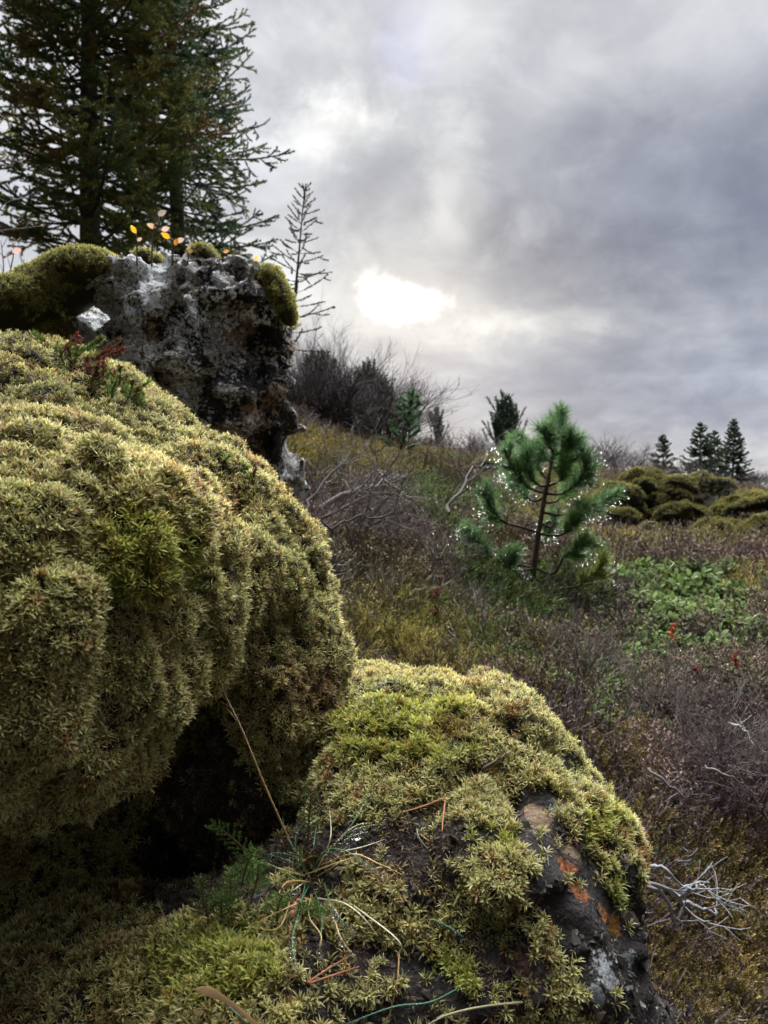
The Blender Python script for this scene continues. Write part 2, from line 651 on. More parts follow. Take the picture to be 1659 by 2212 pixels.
ZEN = 35.0
SKY_DARK = [
    ((750, 480, 250, 130, .9, 1.1), (.68, .70, .75)),
    ((1350, 330, 330, 240, .9, 1.1), (.72, .74, .80)),
    ((1560, 560, 330, 260, .9, .9), (.74, .77, .85)),
    ((1180, 590, 230, 90, .9, 1.1), (.70, .71, .75)),
    ((1250, 860, 700, 100, .9, .7), (.76, .79, .88)),
    ((640, 700, 130, 120, .9, .6), (.9, .92, .95)),
    ((560, 330, 60, 90, .9, 1.0), (.84, .86, .9)),
    ((1000, 250, 70, 60, .9, 1.2), (.9, .91, .93)),
    ((830, 215, 200, 70, .95, 1.2), (.80, .81, .84)),
]
SKY_LIGHT = [
    ((826, 636, 37, 31, .97, 1.6), (1.15, 1.12, 1.0), 0.0),
    ((884, 656, 58, 29, .97, 1.6), (1.35, 1.3, 1.15), 0.0),
    ((865, 655, 150, 85, .95, 1.3), (.22, .212, .175), 0.0),
    ((900, 640, 420, 190, .95, .8), (.10, .095, .075), .3),
    ((1200, 700, 160, 34, .9, 2.1), (.28, .268, .225), .7),
    ((1035, 775, 40, 35, .9, 1.6), (.12, .116, .095), .5),
    ((985, 420, 45, 130, .9, 2.2), (.27, .263, .225), .6),
    ((700, 270, 90, 40, .9, 2.2), (.20, .196, .165), .6),
    ((760, 215, 90, 30, .8, 2.0), (.10, .098, .085), .6),
    ((630, 150, 120, 80, .9, 1.7), (.05, .048, .04), .5),
    ((1100, 190, 230, 110, .9, 1.6), (.09, .088, .075), .5),
    ((1150, 40, 620, 170, .95, 1.2), (.13, .128, .12), .4),
    ((620, 420, 90, 160, .9, 1.2), (.10, .1, .095), .4),
    ((870, 100, 60, 60, .9, 1.2), (-.06, -.03, .08), 0.0),
    ((250, 350, 330, 420, .95, .6), (.22, .22, .225), 0.2),
]
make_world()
SC.render.engine = 'CYCLES'
SC.cycles.max_bounces = 8
SC.cycles.diffuse_bounces = 3
SC.cycles.glossy_bounces = 2
SC.cycles.transmission_bounces = 6
SC.cycles.use_denoising = True
try:
    SC.cycles.denoiser = 'OPENIMAGEDENOISE'
except Exception:
    pass
SC.view_settings.view_transform = 'Standard'
SC.view_settings.look = 'None'
SC.view_settings.exposure = 0.95
SC.view_settings.gamma = 1.0

# ------------------------------------------------------------------ terrain
CTRL = [(760, 1420, 1.8), (900, 1440, 1.9), (1200, 1600, 1.7), (1400, 1750, 1.55), (1600, 1800, 1.6), (1450, 2100, 1.25), (1659, 2180, 1.3),
        (1400, 2500, 1.0), (900, 2700, 1.0), (300, 2500, 1.0), (-200, 2200, 1.0), (2300, 2300, 1.2),
        (1150, 1300, 3.3), (1659, 1400, 2.7), (1400, 1420, 2.6), (900, 1260, 3.0), (700, 1240, 2.8),
        (1659, 1225, 4.4), (1400, 1195, 5), (1300, 1165, 6.5), (1659, 1130, 7.5), (1000, 1090, 5), (850, 1080, 4.5), (700, 1060, 4.2),
        (680, 985, 5.5), (800, 1000, 6), (950, 1025, 7), (1100, 1015, 9), (1300, 1062, 10), (1500, 1062, 12), (1659, 1072, 13),
        (690, 945, 8), (900, 988, 11), (1100, 1003, 16), (1300, 1025, 22), (1500, 1046, 26), (1659, 1056, 30),
        (690, 960, 14), (900, 998, 20), (1100, 1017, 35), (1300, 1036, 50), (1500, 1054, 60), (1659, 1062, 60),
        (200, 1000, 3), (0, 950, 3), (300, 830, 5), (0, 800, 5), (200, 760, 7), (0, 720, 7), (-400, 720, 5), (450, 850, 7), (200, 780, 15),
        (-300, 780, 15), (2200, 1150, 5), (2300, 1300, 2.5), (2200, 1075, 15), (-600, 720, 10), (-600, 900, 3), (2300, 1070, 60), (0, 960, 60), (-700, 950, 60),
        (830, 1092, 400), (1659, 1096, 400), (0, 1090, 400), (2400, 1096, 400), (-700, 1090, 400), (450, 1250, 2.0), (200, 1300, 1.8), (450, 1700, 1.3)]


def _tps():
    c = np.array(CTRL, float)
    u = (c[:, 0] - 829.5) / F
    d = c[:, 2]
    th = np.arctan2(u, 1.0)
    r = d * np.sqrt(1 + u * u)
    t = (1106 - c[:, 1]) / F * d / r
    X = np.stack([th * 1.6, np.log(r)], 1)
    n = len(X)
    D = np.linalg.norm(X[:, None] - X[None], axis=-1)
    K = np.where(D > 0, D * D * np.log(np.maximum(D, 1e-9)), 0) + np.eye(n) * .02
    A = np.zeros((n + 3, n + 3))
    A[:n, :n] = K
    A[:n, n] = 1; A[:n, n + 1:] = X
    A[n, :n] = 1; A[n + 1:, :n] = X.T
    w = np.linalg.solve(A, np.concatenate([t, np.zeros(3)]))
    return X, w


_TX, _TW = _tps()


def gz_base(x, y):
    x = np.asarray(x, float); y = np.asarray(y, float)
    r = np.sqrt(x * x + y * y)
    th = np.arctan2(x, y)
    q = np.stack([np.clip(th, -.85, .85) * 1.6, np.log(np.clip(r, 1.0, 500))], -1).reshape(-1, 2)
    D2 = ((q[:, None] - _TX[None]) ** 2).sum(-1)
    K = np.where(D2 > 0, .5 * D2 * np.log(np.maximum(D2, 1e-12)), 0)
    t = (K @ _TW[:len(_TX)] + _TW[len(_TX)] + q @ _TW[len(_TX) + 1:]).reshape(x.shape)
    t = np.clip(t, -1.2, .32)
    front = sstep(-.55, .5, np.cos(th))
    tb = -.5 / np.maximum(r, 1) - .02
    t = t * front + tb * (1 - front)
    zin = CZ + t * np.maximum(r, 1.0)
    k = sstep(.15, 1.1, r)
    return zin * k + (CZ - .85) * (1 - k)


def gz(x, y):
    x = np.asarray(x, float); y = np.asarray(y, float)
    r = np.sqrt(x * x + y * y)
    z = np.zeros_like(x)
    fl = (x.ravel(), y.ravel())
    out = np.concatenate([gz_base(fl[0][i:i + 20000], fl[1][i:i + 20000]) for i in range(0, len(fl[0]), 20000)]).reshape(x.shape)
    p = np.stack([x, y, np.zeros_like(x)], -1)
    k = sstep(1.0, 2.5, r) * np.clip(1 - r / 120, 0.1, 1)
    out = out + k * (.06 * fbm(p * 1.9, 3, 3) + .10 * fbm(p * .55, 9, 2) * sstep(2.5, 6, r) + .02 * vnoise(p * 6, 5) + (.09 * np.abs(vnoise(p * 2.6, 15)) - .03) * sstep(14, 7, r))
    return out


def gpt(vx, d):
    x = (vx - 829.5) / F * d
    return np.array([x, d, float(gz(np.array([x]), np.array([d]))[0])])


def build_ground():
    rr = np.concatenate([np.geomspace(.12, 40, 330), np.geomspace(41, 900, 50)])
    aa = np.concatenate([np.linspace(-.72, .72, 420), np.linspace(.74, 2 * math.pi - .74, 130)])
    R, A = np.meshgrid(rr, aa, indexing='ij')
    x, y = R * np.sin(A), R * np.cos(A)
    z = gz(x, y)
    V = np.stack([x, y, z], -1).reshape(-1, 3)
    n, m = R.shape
    i, j = np.meshgrid(np.arange(n - 1), np.arange(m), indexing='ij')
    a = i * m + j; b = i * m + (j + 1) % m; c = (i + 1) * m + (j + 1) % m; d = (i + 1) * m + j
    Q = np.stack([a, d, c, b], -1).reshape(-1, 4)
    # close the small hole under the camera
    V = np.concatenate([V, [[0, 0, CZ - .85]]])
    T = np.concatenate([Q[:, [0, 1, 2]], Q[:, [0, 2, 3]], np.stack([np.arange(m), (np.arange(m) + 1) % m, np.full(m, n * m)], 1)])
    T = T[:, ::-1]
    o = mesh('ground', V, T, M_GROUND, None, None, True)
    prop(o, kind='structure', label='dark heath soil of the slope under shrubs and moss', cat='ground')


build_ground()

# ------------------------------------------------------------------ foreground outcrop
HS = 0.0075
_lo, _hi = (-.75, .30, .22), (.45, 1.75, 1.42)
G = grid(_lo, _hi, HS)
_n1 = fbm(G * 7.0, 21, 2)
_b1 = np.minimum(np.abs(vnoise(G * 13.0 + .35 * fbm(G * 20, 33, 1)[..., None], 31)) * 1.6, .6)
_b2 = np.minimum(np.abs(vnoise(G * 33.0, 35)) * 1.5, .6)



def sdf_mound():
    f = blob(G, 130, 1340, .74, 330, 372, .24)              # near lobe
    f2 = blob(G, 400, 1330, .80, 118, 190, .13, -.1)         # its right shoulder
    f = smin(f, f2, .03)
    f = smin(f, blob(G, 300, 1190, .72, 130, 170, .12, -.3), .03)
    f = smin(f, blob(G, 10, 1720, 1.0, 330, 470, .20), .08)  # undercut flank
    r = blob(G, -50, 1500, 1.18, 720, 765, .42)              # ridge body
    r = smin(r, blob(G, 530, 1290, 1.0, 135, 190, .20, -.35), .06)
    r = smin(r, blob(G, 600, 1230, .98, 72, 100, .10), .03)
    r = smin(r, blob(G, 640, 1440, .99, 100, 170, .17), .05)
    r = smin(r, blob(G, 560, 1600, .98, 190, 240, .17), .06)
    r = smin(r, blob(G, 250, 990, 1.05, 190, 110, .14, -.5), .05)
    r = smin(r, blob(G, 455, 1085, 1.07, 130, 115, .17, -.5), .05)
    f = smin(f, blob(G, 120, 1040, .92, 250, 150, .16, -.3), .10)
    f = smin(f, r, .015)
    f = f + _n1 * .014 + .019 - _b1 * .034 - _b2 * .016
    return f


def sdf_rock():
    f = blob(G, 915, 1665, .98, 250, 182, .20)               # flat crest
    f = smin(f, blob(G, 1080, 1600, .94, 105, 120, .12), .05)
    f = smin(f, blob(G, 760, 1570, .98, 150, 95, .15), .06)
    f = smin(f, blob(G, 900, 1760, .92, 300, 250, .22), .05)
    f = smin(f, blob(G, 1110, 1920, .82, 235, 250, .18), .07)
    f = smin(f, blob(G, 1270, 1860, .84, 88, 115, .10), .04)
    f = smin(f, blob(G, 1120, 2230, .76, 285, 330, .16), .06)
    f = smin(f, blob(G, 760, 2160, .76, 420, 330, .20), .08)
    f = smin(f, blob(G, 200, 2290, .72, 440, 290, .20), .07)
    f = smin(f, blob(G, 520, 2200, .64, 200, 140, .09), .05)
    f = smin(f, blob(G, 1060, 1870, .70, 110, 80, .05), .04)
    f = smin(f, blob(G, 600, 2300, 1.0, 900, 300, .45), .1)  # root of the outcrop
    hollow = blob(G, 490, 1720, .80, 150, 120, .10)
    f = smax(f, -hollow, .04)
    bare = np.abs(fbm(G * 26, 77, 3))
    s = sstep(1080, 1240, 829.5 + G[..., 0] / G[..., 1] * F) * sstep(1650, 1800, 1106 - (G[..., 2] - CZ) / G[..., 1] * F)
    f = f + _n1 * .010 + .016 - _b1 * .022 - _b2 * .013 + s * (bare - .25) * .014
    return f


def fore(name, f, label, cat, mat):
    V, T = surface_nets(f, _lo, HS)
    N = vnormals(V, T)
    o = mesh_at(name, V, T, mat, (float(V[:, 0].mean()), float(V[:, 1].mean()), float(V[:, 2].min())), None, True, label, cat)
    return o, V, T, N


M_PEAT = mk_base('dark_peat', (.022, .017, .014), (.045, .035, .027), (.08, .06, .045), 18)
fm, fr = sdf_mound(), sdf_rock()
mound, mV, mT, mN = fore('mossy_mound', fm, 'tall bulging mound thickly covered in yellow-green moss at left', 'moss mound', M_PEAT)
_V, _T = surface_nets(np.minimum(fm, fr), _lo, HS)
BV = BVHTree.FromPolygons([tuple(v) for v in _V], [tuple(t) for t in _T])


def hit(vx, vy, lift=0.0):
    """the point of the outcrop met by the line of sight through (vx, vy)"""
    d = Vector(P(vx, vy, 1.0)) - Vector((0, 0, CZ))
    d.normalize()
    p, n, i, t = BV.ray_cast(Vector((0, 0, CZ)), d)
    if p is None:
        return P(vx, vy, .8), np.array([0, -.5, .8])
    return np.array(p) - np.array(d) * lift, np.array(n)


ORANGE, TAN, WHITE, GREY = (.42, .15, .05), (.34, .24, .14), (.62, .63, .62), (.30, .33, .33)
SPOTS = [(1222, 1880, .012, ORANGE, (.16, .05, .025)), (1250, 1925, .010, (.45, .17, .05), (.2, .07, .03)), (1302, 1975, .010, (.42, .19, .06), (.2, .07, .02)), (1325, 2000, .010, (.45, .22, .06), (.2, .09, .02)),
         (1165, 1765, .018, TAN, (.2, .14, .09)), (1240, 1840, .009, TAN, (.2, .15, .1)), (1210, 1745, .012, GREY, (.12, .15, .15)),
         (1305, 2085, .012, WHITE, (.3, .3, .3)), (1320, 2115, .010, WHITE, (.3, .3, .3)), (1160, 2130, .014, (.32, .33, .31), (.1, .08, .08)),
         (1130, 2080, .012, (.22, .12, .09), (.09, .05, .04)), (1060, 2060, .012, (.18, .18, .18), (.06, .06, .06)), (1400, 2080, .006, WHITE, (.4, .4, .4)),
         (1190, 1610, .010, GREY, (.12, .12, .12)), (1200, 1650, .006, (.3, .09, .04), (.12, .05, .03)), (1360, 2070, .008, GREY, (.1, .1, .1)), (1290, 2150, .01, GREY, (.1, .1, .1))]
M_LAVA = mk_rock('bare_lava', [(hit(a, b)[0], r, c, c2) for a, b, r, c, c2 in SPOTS], 0.0, (.022, .019, .017), (.13, .11, .096), 22)
boulder, rV, rT, rN = fore('mossy_boulder', fr, 'lava boulder with moss crest and bare dark rock with orange stains on its right flank', 'boulder', M_LAVA)

# moss cover ---------------------------------------------------------------
LOBES = np.array([0])
r_ = np.random.default_rng(5)
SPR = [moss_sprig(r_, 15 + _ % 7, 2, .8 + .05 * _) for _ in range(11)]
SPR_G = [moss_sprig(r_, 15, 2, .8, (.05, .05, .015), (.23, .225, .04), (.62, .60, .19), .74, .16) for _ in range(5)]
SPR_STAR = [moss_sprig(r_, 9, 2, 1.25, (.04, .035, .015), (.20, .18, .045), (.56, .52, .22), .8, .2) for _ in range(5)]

HOLLOW = [(365, 1690), (430, 1610), (470, 1560), (530, 1640), (600, 1740), (690, 1790), (780, 1800), (760, 1860), (640, 1850), (560, 1960), (400, 1990), (310, 1960), (290, 1830), (330, 1740)]
FACE = [(1115, 1690), (1170, 1700), (1215, 1745), (1230, 1810), (1290, 1880), (1330, 1960), (1390, 1960), (1440, 2230), (1290, 2230), (1250, 2110), (1200, 2040), (1170, 1930), (1160, 1850), (1110, 1790)]
DARKB = [(760, 1770), (900, 1780), (1010, 1790), (1060, 1830), (1000, 1870), (960, 1960), (900, 1990), (860, 1900), (760, 1850)]
LOWB = [(980, 2040), (1100, 2010), (1170, 2060), (1190, 2160), (1120, 2140), (1040, 2110)]
EDGE = [(1175, 1590), (1200, 1600), (1240, 1690), (1220, 1700)]
FACE_OUT = [(1380, 1960), (1500, 1960), (1500, 2300), (1380, 2300)]
GREENS = [(330, 1210, 130, 110), (1290, 1790, 60, 60), (1330, 1910, 40, 60), (870, 1580, 170, 90), (470, 2080, 150, 90), (950, 2120, 90, 60), (1080, 1820, 70, 40)]


def moss_dens(base):
    def f(p, n):
        vx, vy = proj(p)
        dist = np.linalg.norm(p - np.array([0, 0, CZ]), axis=1)
        front = (n * (np.array([0, 0, CZ]) - p)).sum(1) > -.1 * dist
        w = np.ones(len(p))
        jit = vx + 22 * fbm(p * 45, 71, 2), vy + 22 * fbm(p * 45, 72, 2)
        for poly, k in ((HOLLOW, .04), (FACE, .025), (DARKB, .20), (LOWB, .12), (EDGE, .05), (FACE_OUT, .0)):
            m = in_poly(jit[0], jit[1], poly) & (front | ((n * (np.array([0, 0, CZ]) - p)).sum(1) > (-.7 if poly in (FACE, FACE_OUT) else -.1) * dist))
            w[m] *= k
        # thins out on undersides and in patches on the lower boulder
        w *= sstep(-.98, -.6, n[:, 2])
        gap = fbm(p * 30, 55, 3)
        low = sstep(1720, 1900, vy) * sstep(560, 700, vx)
        w *= 1 - low * sstep(-.06, .12, gap) * .9
        return base * np.clip(.75 / dist, .55, 1.5) ** 2 * w
    return f


def moss_cover(parent, V, T, N, base, other):
    p, n = scatter(V, T, N, moss_dens(base))
    keep = other(p) > -.004
    p, n = p[keep], n[keep]
    p = p + n * (.007 * fbm(p * 34, 61, 2))[:, None]
    vx, vy = proj(p)
    up = np.array([0, 0, 1.0])
    U = nrm(n * .8 + up * .62 + rng.normal(size=n.shape) * .20)
    dist = np.linalg.norm(p - np.array([0, 0, CZ]), axis=1)
    green = np.zeros(len(p))
    for (a, b, rx, ry) in GREENS:
        q = np.sqrt(((vx - a) / rx) ** 2 + ((vy - b) / ry) ** 2) + .5 * fbm(p * 28, 81, 2)
        green = np.maximum(green, sstep(1.15, .55, q))
    patch = fbm(p * 11, 91, 3)
    star = sstep(.10, -.2, fbm(p * 9, 95, 2)) * (1 - green)
    sc = .0098 * (.5 + .75 * rng.random(len(p))) * (1 + .2 * patch)
    kind = np.where(rng.random(len(p)) < green * .8, 2, np.where(rng.random(len(p)) < star * .35, 1, 0))
    hue = np.stack([1 + .10 * patch - .12 * green, 1 + .02 * patch - .05 * green, 1 - .25 * np.abs(patch) - .25 * green], 1)
    brown = sstep(.28, .5, fbm(p * 16, 99, 3))
    hue *= 1 - brown[:, None] * np.array([.25, .40, .35])
    lum = (.72 + .5 * rng.random(len(p)))[:, None]
    old = (rng.random(len(p)) < .13)[:, None]
    tint = hue * lum * np.where(old, np.array([.75, .5, .45]), 1.0)
    mb = MB()
    R = basis(U)
    for k, tm in ((0, SPR), (1, SPR_STAR), (2, SPR_G)):
        m = kind == k
        if m.any():
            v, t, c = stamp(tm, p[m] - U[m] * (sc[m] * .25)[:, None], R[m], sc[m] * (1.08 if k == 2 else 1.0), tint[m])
            mb.add(v, t, c)
    o = mb.build('moss', M_MOSS, parent)
    prop(o, kind='stuff')
    print('moss', parent.name, len(p))


def sampler(f):
    def g(p):
        i = np.clip(((p - np.array(_lo)) / HS).round().astype(int), 0, np.array(f.shape) - 1)
        return f[i[:, 0], i[:, 1], i[:, 2]]
    return g


moss_cover(mound, mV, mT, mN, 60000, sampler(fr))
moss_cover(boulder, rV, rT, rN, 58000, sampler(fm))


# crumbly peat and dead moss in the hollow
def peat():
    mb = MB()
    for (V, T, N) in ((mV, mT, mN), (rV, rT, rN)):
        def d(p, n):
            vx, vy = proj(p)
            m = in_poly(vx, vy, HOLLOW) | in_poly(vx, vy, DARKB) | in_poly(vx, vy, LOWB)
            front = (n * (np.array([0, 0, CZ]) - p)).sum(1) > -.05
            wide = front & (vy > 1690) & (vx > 560)
            return np.where(m & front, 52000.0, np.where(wide & ~in_poly(vx, vy, FACE) & (fbm(p * 30, 55, 3) > -.1), 12000.0, 0))
        p, n = scatter(V, T, N, d)
        if not len(p): continue
        q = np.random.default_rng(8)
        tm = [moss_sprig(q, 7, 1, 1.4, (.03, .022, .016), (.085, .062, .045), (.16, .12, .085), .9, .16) for _ in range(5)]
        v, t, c = stamp(tm, p, basis(nrm(n + rng.normal(size=n.shape) * .6)), .0035 + .005 * rng.random(len(p)) ** 2, (.6 + .8 * rng.random((len(p), 1))) * np.ones((1, 3)))
        mb.add(v, t, c)
    o = mb.build('dead_moss', M_TWIG)
    o['kind'] = 'stuff'
    prop(o, 'crumbly dark brown dead moss and peat in the hollow under the mound', 'dead moss')


peat()


# loose crumbs and scabs of lava on the bare flank
M_CRUMB = col_mat('lava_crumbs', 0, .9, .15, speckle=700)


def grit():
    import bmesh
    q = np.random.default_rng(6)
    bm = bmesh.new(); bmesh.ops.create_icosphere(bm, subdivisions=1, radius=1)
    V = np.array([v.co[:] for v in bm.verts]); T = np.array([[v.index for v in f.verts] for f in bm.faces]); bm.free()
    tm = []
    for k in range(6):
        v = V * (1 + .45 * q.normal(size=(len(V), 1))) * np.array([1, .75, .45]) + q.normal(size=V.shape) * .12
        g = np.array([[.07, .06, .052], [.11, .092, .08], [.045, .04, .036], [.13, .09, .065], [.19, .175, .16], [.06, .05, .045]][k])
        tm.append((v, T, np.repeat(g[None], len(v), 0)))
    def d(p, n):
        vx, vy = proj(p)
        m = in_poly(vx, vy, FACE) | in_poly(vx, vy, LOWB) | in_poly(vx, vy, FACE_OUT)
        m2 = (vy > 1690) & (vx > 330)
        return np.where(m & (n[:, 1] < .5), 30000.0, np.where(m2 & (n[:, 1] < .2), 14000.0, 0)) * sstep(-.1, .25, fbm(p * 40, 12, 2) + .1)
    p, n = scatter(rV, rT, rN, d)
    ok = np.ones(len(p), bool)
    for a, b, r, c, c2 in SPOTS:
        ok &= np.linalg.norm(p - hit(a, b)[0], axis=1) > r * .75
    p, n = p[ok], n[ok]
    v, t, c = stamp(tm, p, basis(nrm(n + q.normal(size=n.shape) * .3)), .0010 + .0030 * q.random(len(p)) ** 3)
    def d2(p, n):
        return d(p, n) * .32
    p2, n2 = scatter(rV, rT, rN, d2)
    keep = np.ones(len(p2), bool)
    for a, b, r, cc, c2 in SPOTS:
        keep &= np.linalg.norm(p2 - hit(a, b)[0], axis=1) > r * .9
    p2, n2 = p2[keep], n2[keep]
    v2, t2, c2 = stamp([(a, b, c_ * .0 + np.array([.05, .043, .037])) for a, b, c_ in tm], p2 - n2 * .002, basis(nrm(n2 + q.normal(size=n2.shape) * .45)), .003 + .0065 * q.random(len(p2)) ** 2, (.5 + 1.3 * q.random((len(p2), 1))) * np.ones((1, 3)))
    mb = MB(); mb.add(v, t, c); mb.add(v2, t2, c2)
    v, t, c = mb.arr()
    o = mesh('rock_crumbs', v, t, M_CRUMB, boulder, c)
    o.data.shade_flat()
    o['kind'] = 'stuff'


grit()
del G, _n1, _b1, _b2


# ------------------------------------------------------------------ lichen covered rock
def lichen_rock():
    h = .0065
    lo = (-1.25, 1.72, .55); hi = (-.08, 2.62, 1.82)
    G = grid(lo, hi, h)
    f = blob(G, 420, 770, 2.2, 205, 205, .27)
    f = smin(f, blob(G, 490, 655, 2.17, 130, 96, .24, -.15), .05)
    f = smin(f, blob(G, 300, 640, 2.2, 105, 80, .25), .05)
    f = smin(f, blob(G, 520, 880, 2.2, 118, 150, .24), .06)
    f = smin(f, blob(G, 590, 1060, 2.24, 70, 210, .16), .05)
    f = smin(f, blob(G, 560, 740, 2.32, 78, 130, .18), .04)
    f = smin(f, blob(G, 90, 800, 2.25, 170, 150, .25), .05)
    f = smin(f, blob(G, 190, 770, 2.32, 150, 150, .14), .05)
    f = smax(f, -blob(G, 560, 725, 1.95, 76, 110, .17, .3), .03)
    f = smax(f, -blob(G, 330, 870, 1.93, 70, 70, .10), .04)
    f = smax(f, -blob(G, 165, 720, 1.98, 70, 60, .14), .04)
    n1 = np.abs(fbm(G * 5.5, 41, 2)); n2 = np.abs(fbm(G * 15, 42, 2)); n3 = fbm(G * 42, 43, 2)
    # stepped, blocky fracture
    st = G[..., 2] * 9 + 1.3 * fbm(G * 3.5, 44, 2) + G[..., 0] * 3
    st = np.abs(st - np.floor(st) - .5)
    f = f - .02 + n1 * .12 + n2 * .075 + n3 * .022 + np.abs(fbm(G * 62, 47, 1)) * .016 + st * .06
    V, T = surface_nets(f, lo, h)
    N = vnormals(V, T)
    base = np.array([V[:, 0].mean(), V[:, 1].mean(), float(gz(np.array([V[:, 0].mean()]), np.array([V[:, 1].mean()]))[0])])
    root = empty('lichen_rock', base, 'craggy dark lava rock blotched with white and tan lichen and capped with moss', 'rock')
    m = mk_rock('lichened_lava', [], .98, (.014, .013, .013), (.13, .115, .10), 10.5, 1.0, 1.0)
    mesh('rock_body', V, T, m, root, None, True)
    q = np.random.default_rng(3)
    tm = [moss_sprig(q, 9, 1, 1, (.05, .045, .014), (.21, .195, .04), (.62, .58, .20), .7, .22) for _ in range(5)]
    for blobs, lbl in (([(190, 602, 2.06, 88, 42, .16, .10), (115, 632, 2.03, 66, 46, .14), (15, 690, 1.98, 120, 48, .20, .45), (-110, 745, 1.95, 120, 60, .2), (40, 745, 2.1, 120, 70, .15)], 'thick moss cushion overhanging the left of the rock'),
                       ([(610, 655, 2.14, 18, 56, .08, .35), (574, 604, 2.14, 22, 16, .07)], 'moss running down the right edge of the rock'),
                       ([(437, 556, 2.12, 28, 9, .07)], None), ([(322, 564, 2.12, 26, 7, .07)], None)):
        cen = np.mean([P(b[0], b[1], b[2]) for b in blobs], 0)
        ext = [max(b[k] * b[2] / F for b in blobs) for k in (3, 4)]
        w = max(max(abs(P(b[0], b[1], b[2])[0] - cen[0]) + b[3] * b[2] / F for b in blobs), .06) + .05
        hh = max(max(abs(P(b[0], b[1], b[2])[2] - cen[2]) + b[4] * b[2] / F for b in blobs), .05) + .05
        GG = grid((cen[0] - w, cen[1] - .32, cen[2] - hh), (cen[0] + w, cen[1] + .32, cen[2] + hh), .008)
        g = None
        for b in blobs:
            e = blob(GG, *b)
            g = e if g is None else smin(g, e, .04)
        g = g + .010 * fbm(GG * 11, 5, 2)
        v, t = surface_nets(g, (cen[0] - w, cen[1] - .32, cen[2] - hh), .008)
        n = vnormals(v, t)
        mb = MB()
        mb.add(v, t, (.06, .055, .018))
        p, nn = scatter(v, t, n, lambda c, k: 30000 * sstep(-.8, -.3, k[:, 2]))
        U = nrm(nn * .9 + np.array([0, 0, .35]) + rng.normal(size=nn.shape) * .22)
        tint = (1 + .15 * fbm(p * 9, 8, 2))[:, None] * (.75 + .5 * rng.random((len(p), 1))) * np.ones((1, 3))
        a = stamp(tm, p, basis(U), .008 + .007 * rng.random(len(p)), tint)
        mb.add(*a)
        o = mb.build('moss_cap', M_MOSS, root)
        if lbl: o['label'] = lbl
    return V, T


LV, LT = lichen_rock()
LB = BVHTree.FromPolygons([tuple(v) for v in LV], [tuple(t) for t in LT])


def lhit(vx, vy):
    d = Vector(P(vx, vy, 1.0)) - Vector((0, 0, CZ)); d.normalize()
    p, n, i, t = LB.ray_cast(Vector((0, 0, CZ)), d)
    return np.array(p) if p is not None else P(vx, vy, 2.15)


# ------------------------------------------------------------------ needle trees
def needles(segs, per_m, L, W, ang, cols, jit=.25, taper=False):
    """needles as slim triangles around every shoot segment; segs (n,2,3), cols (n,3)"""
    segs = np.asarray(segs, float)
    d = segs[:, 1] - segs[:, 0]
    ln = np.linalg.norm(d, axis=1)
    k = rng.poisson(ln * per_m)
    i = np.repeat(np.arange(len(segs)), k)
    t = rng.random(len(i))
    b = segs[i, 0] + d[i] * t[:, None]
    dd = nrm(d)[i]
    r = nrm(np.cross(dd, rng.normal(size=(len(i), 3))))
    a = ang + rng.normal(size=len(i)) * jit
    nd = dd * np.cos(a)[:, None] + r * np.sin(a)[:, None]
    LL = L * (.75 + .5 * rng.random(len(i)))
    s = nrm(np.cross(nd, rng.normal(size=(len(i), 3)))) * (W / 2)
    V = np.stack([b - s, b + s, b + nd * LL[:, None]], 1)
    C = np.repeat((cols[i] * (.7 + .6 * rng.random((len(i), 1))))[:, None], 3, 1)
    return V.reshape(-1, 3), np.arange(len(i) * 3).reshape(-1, 3), C.reshape(-1, 3)


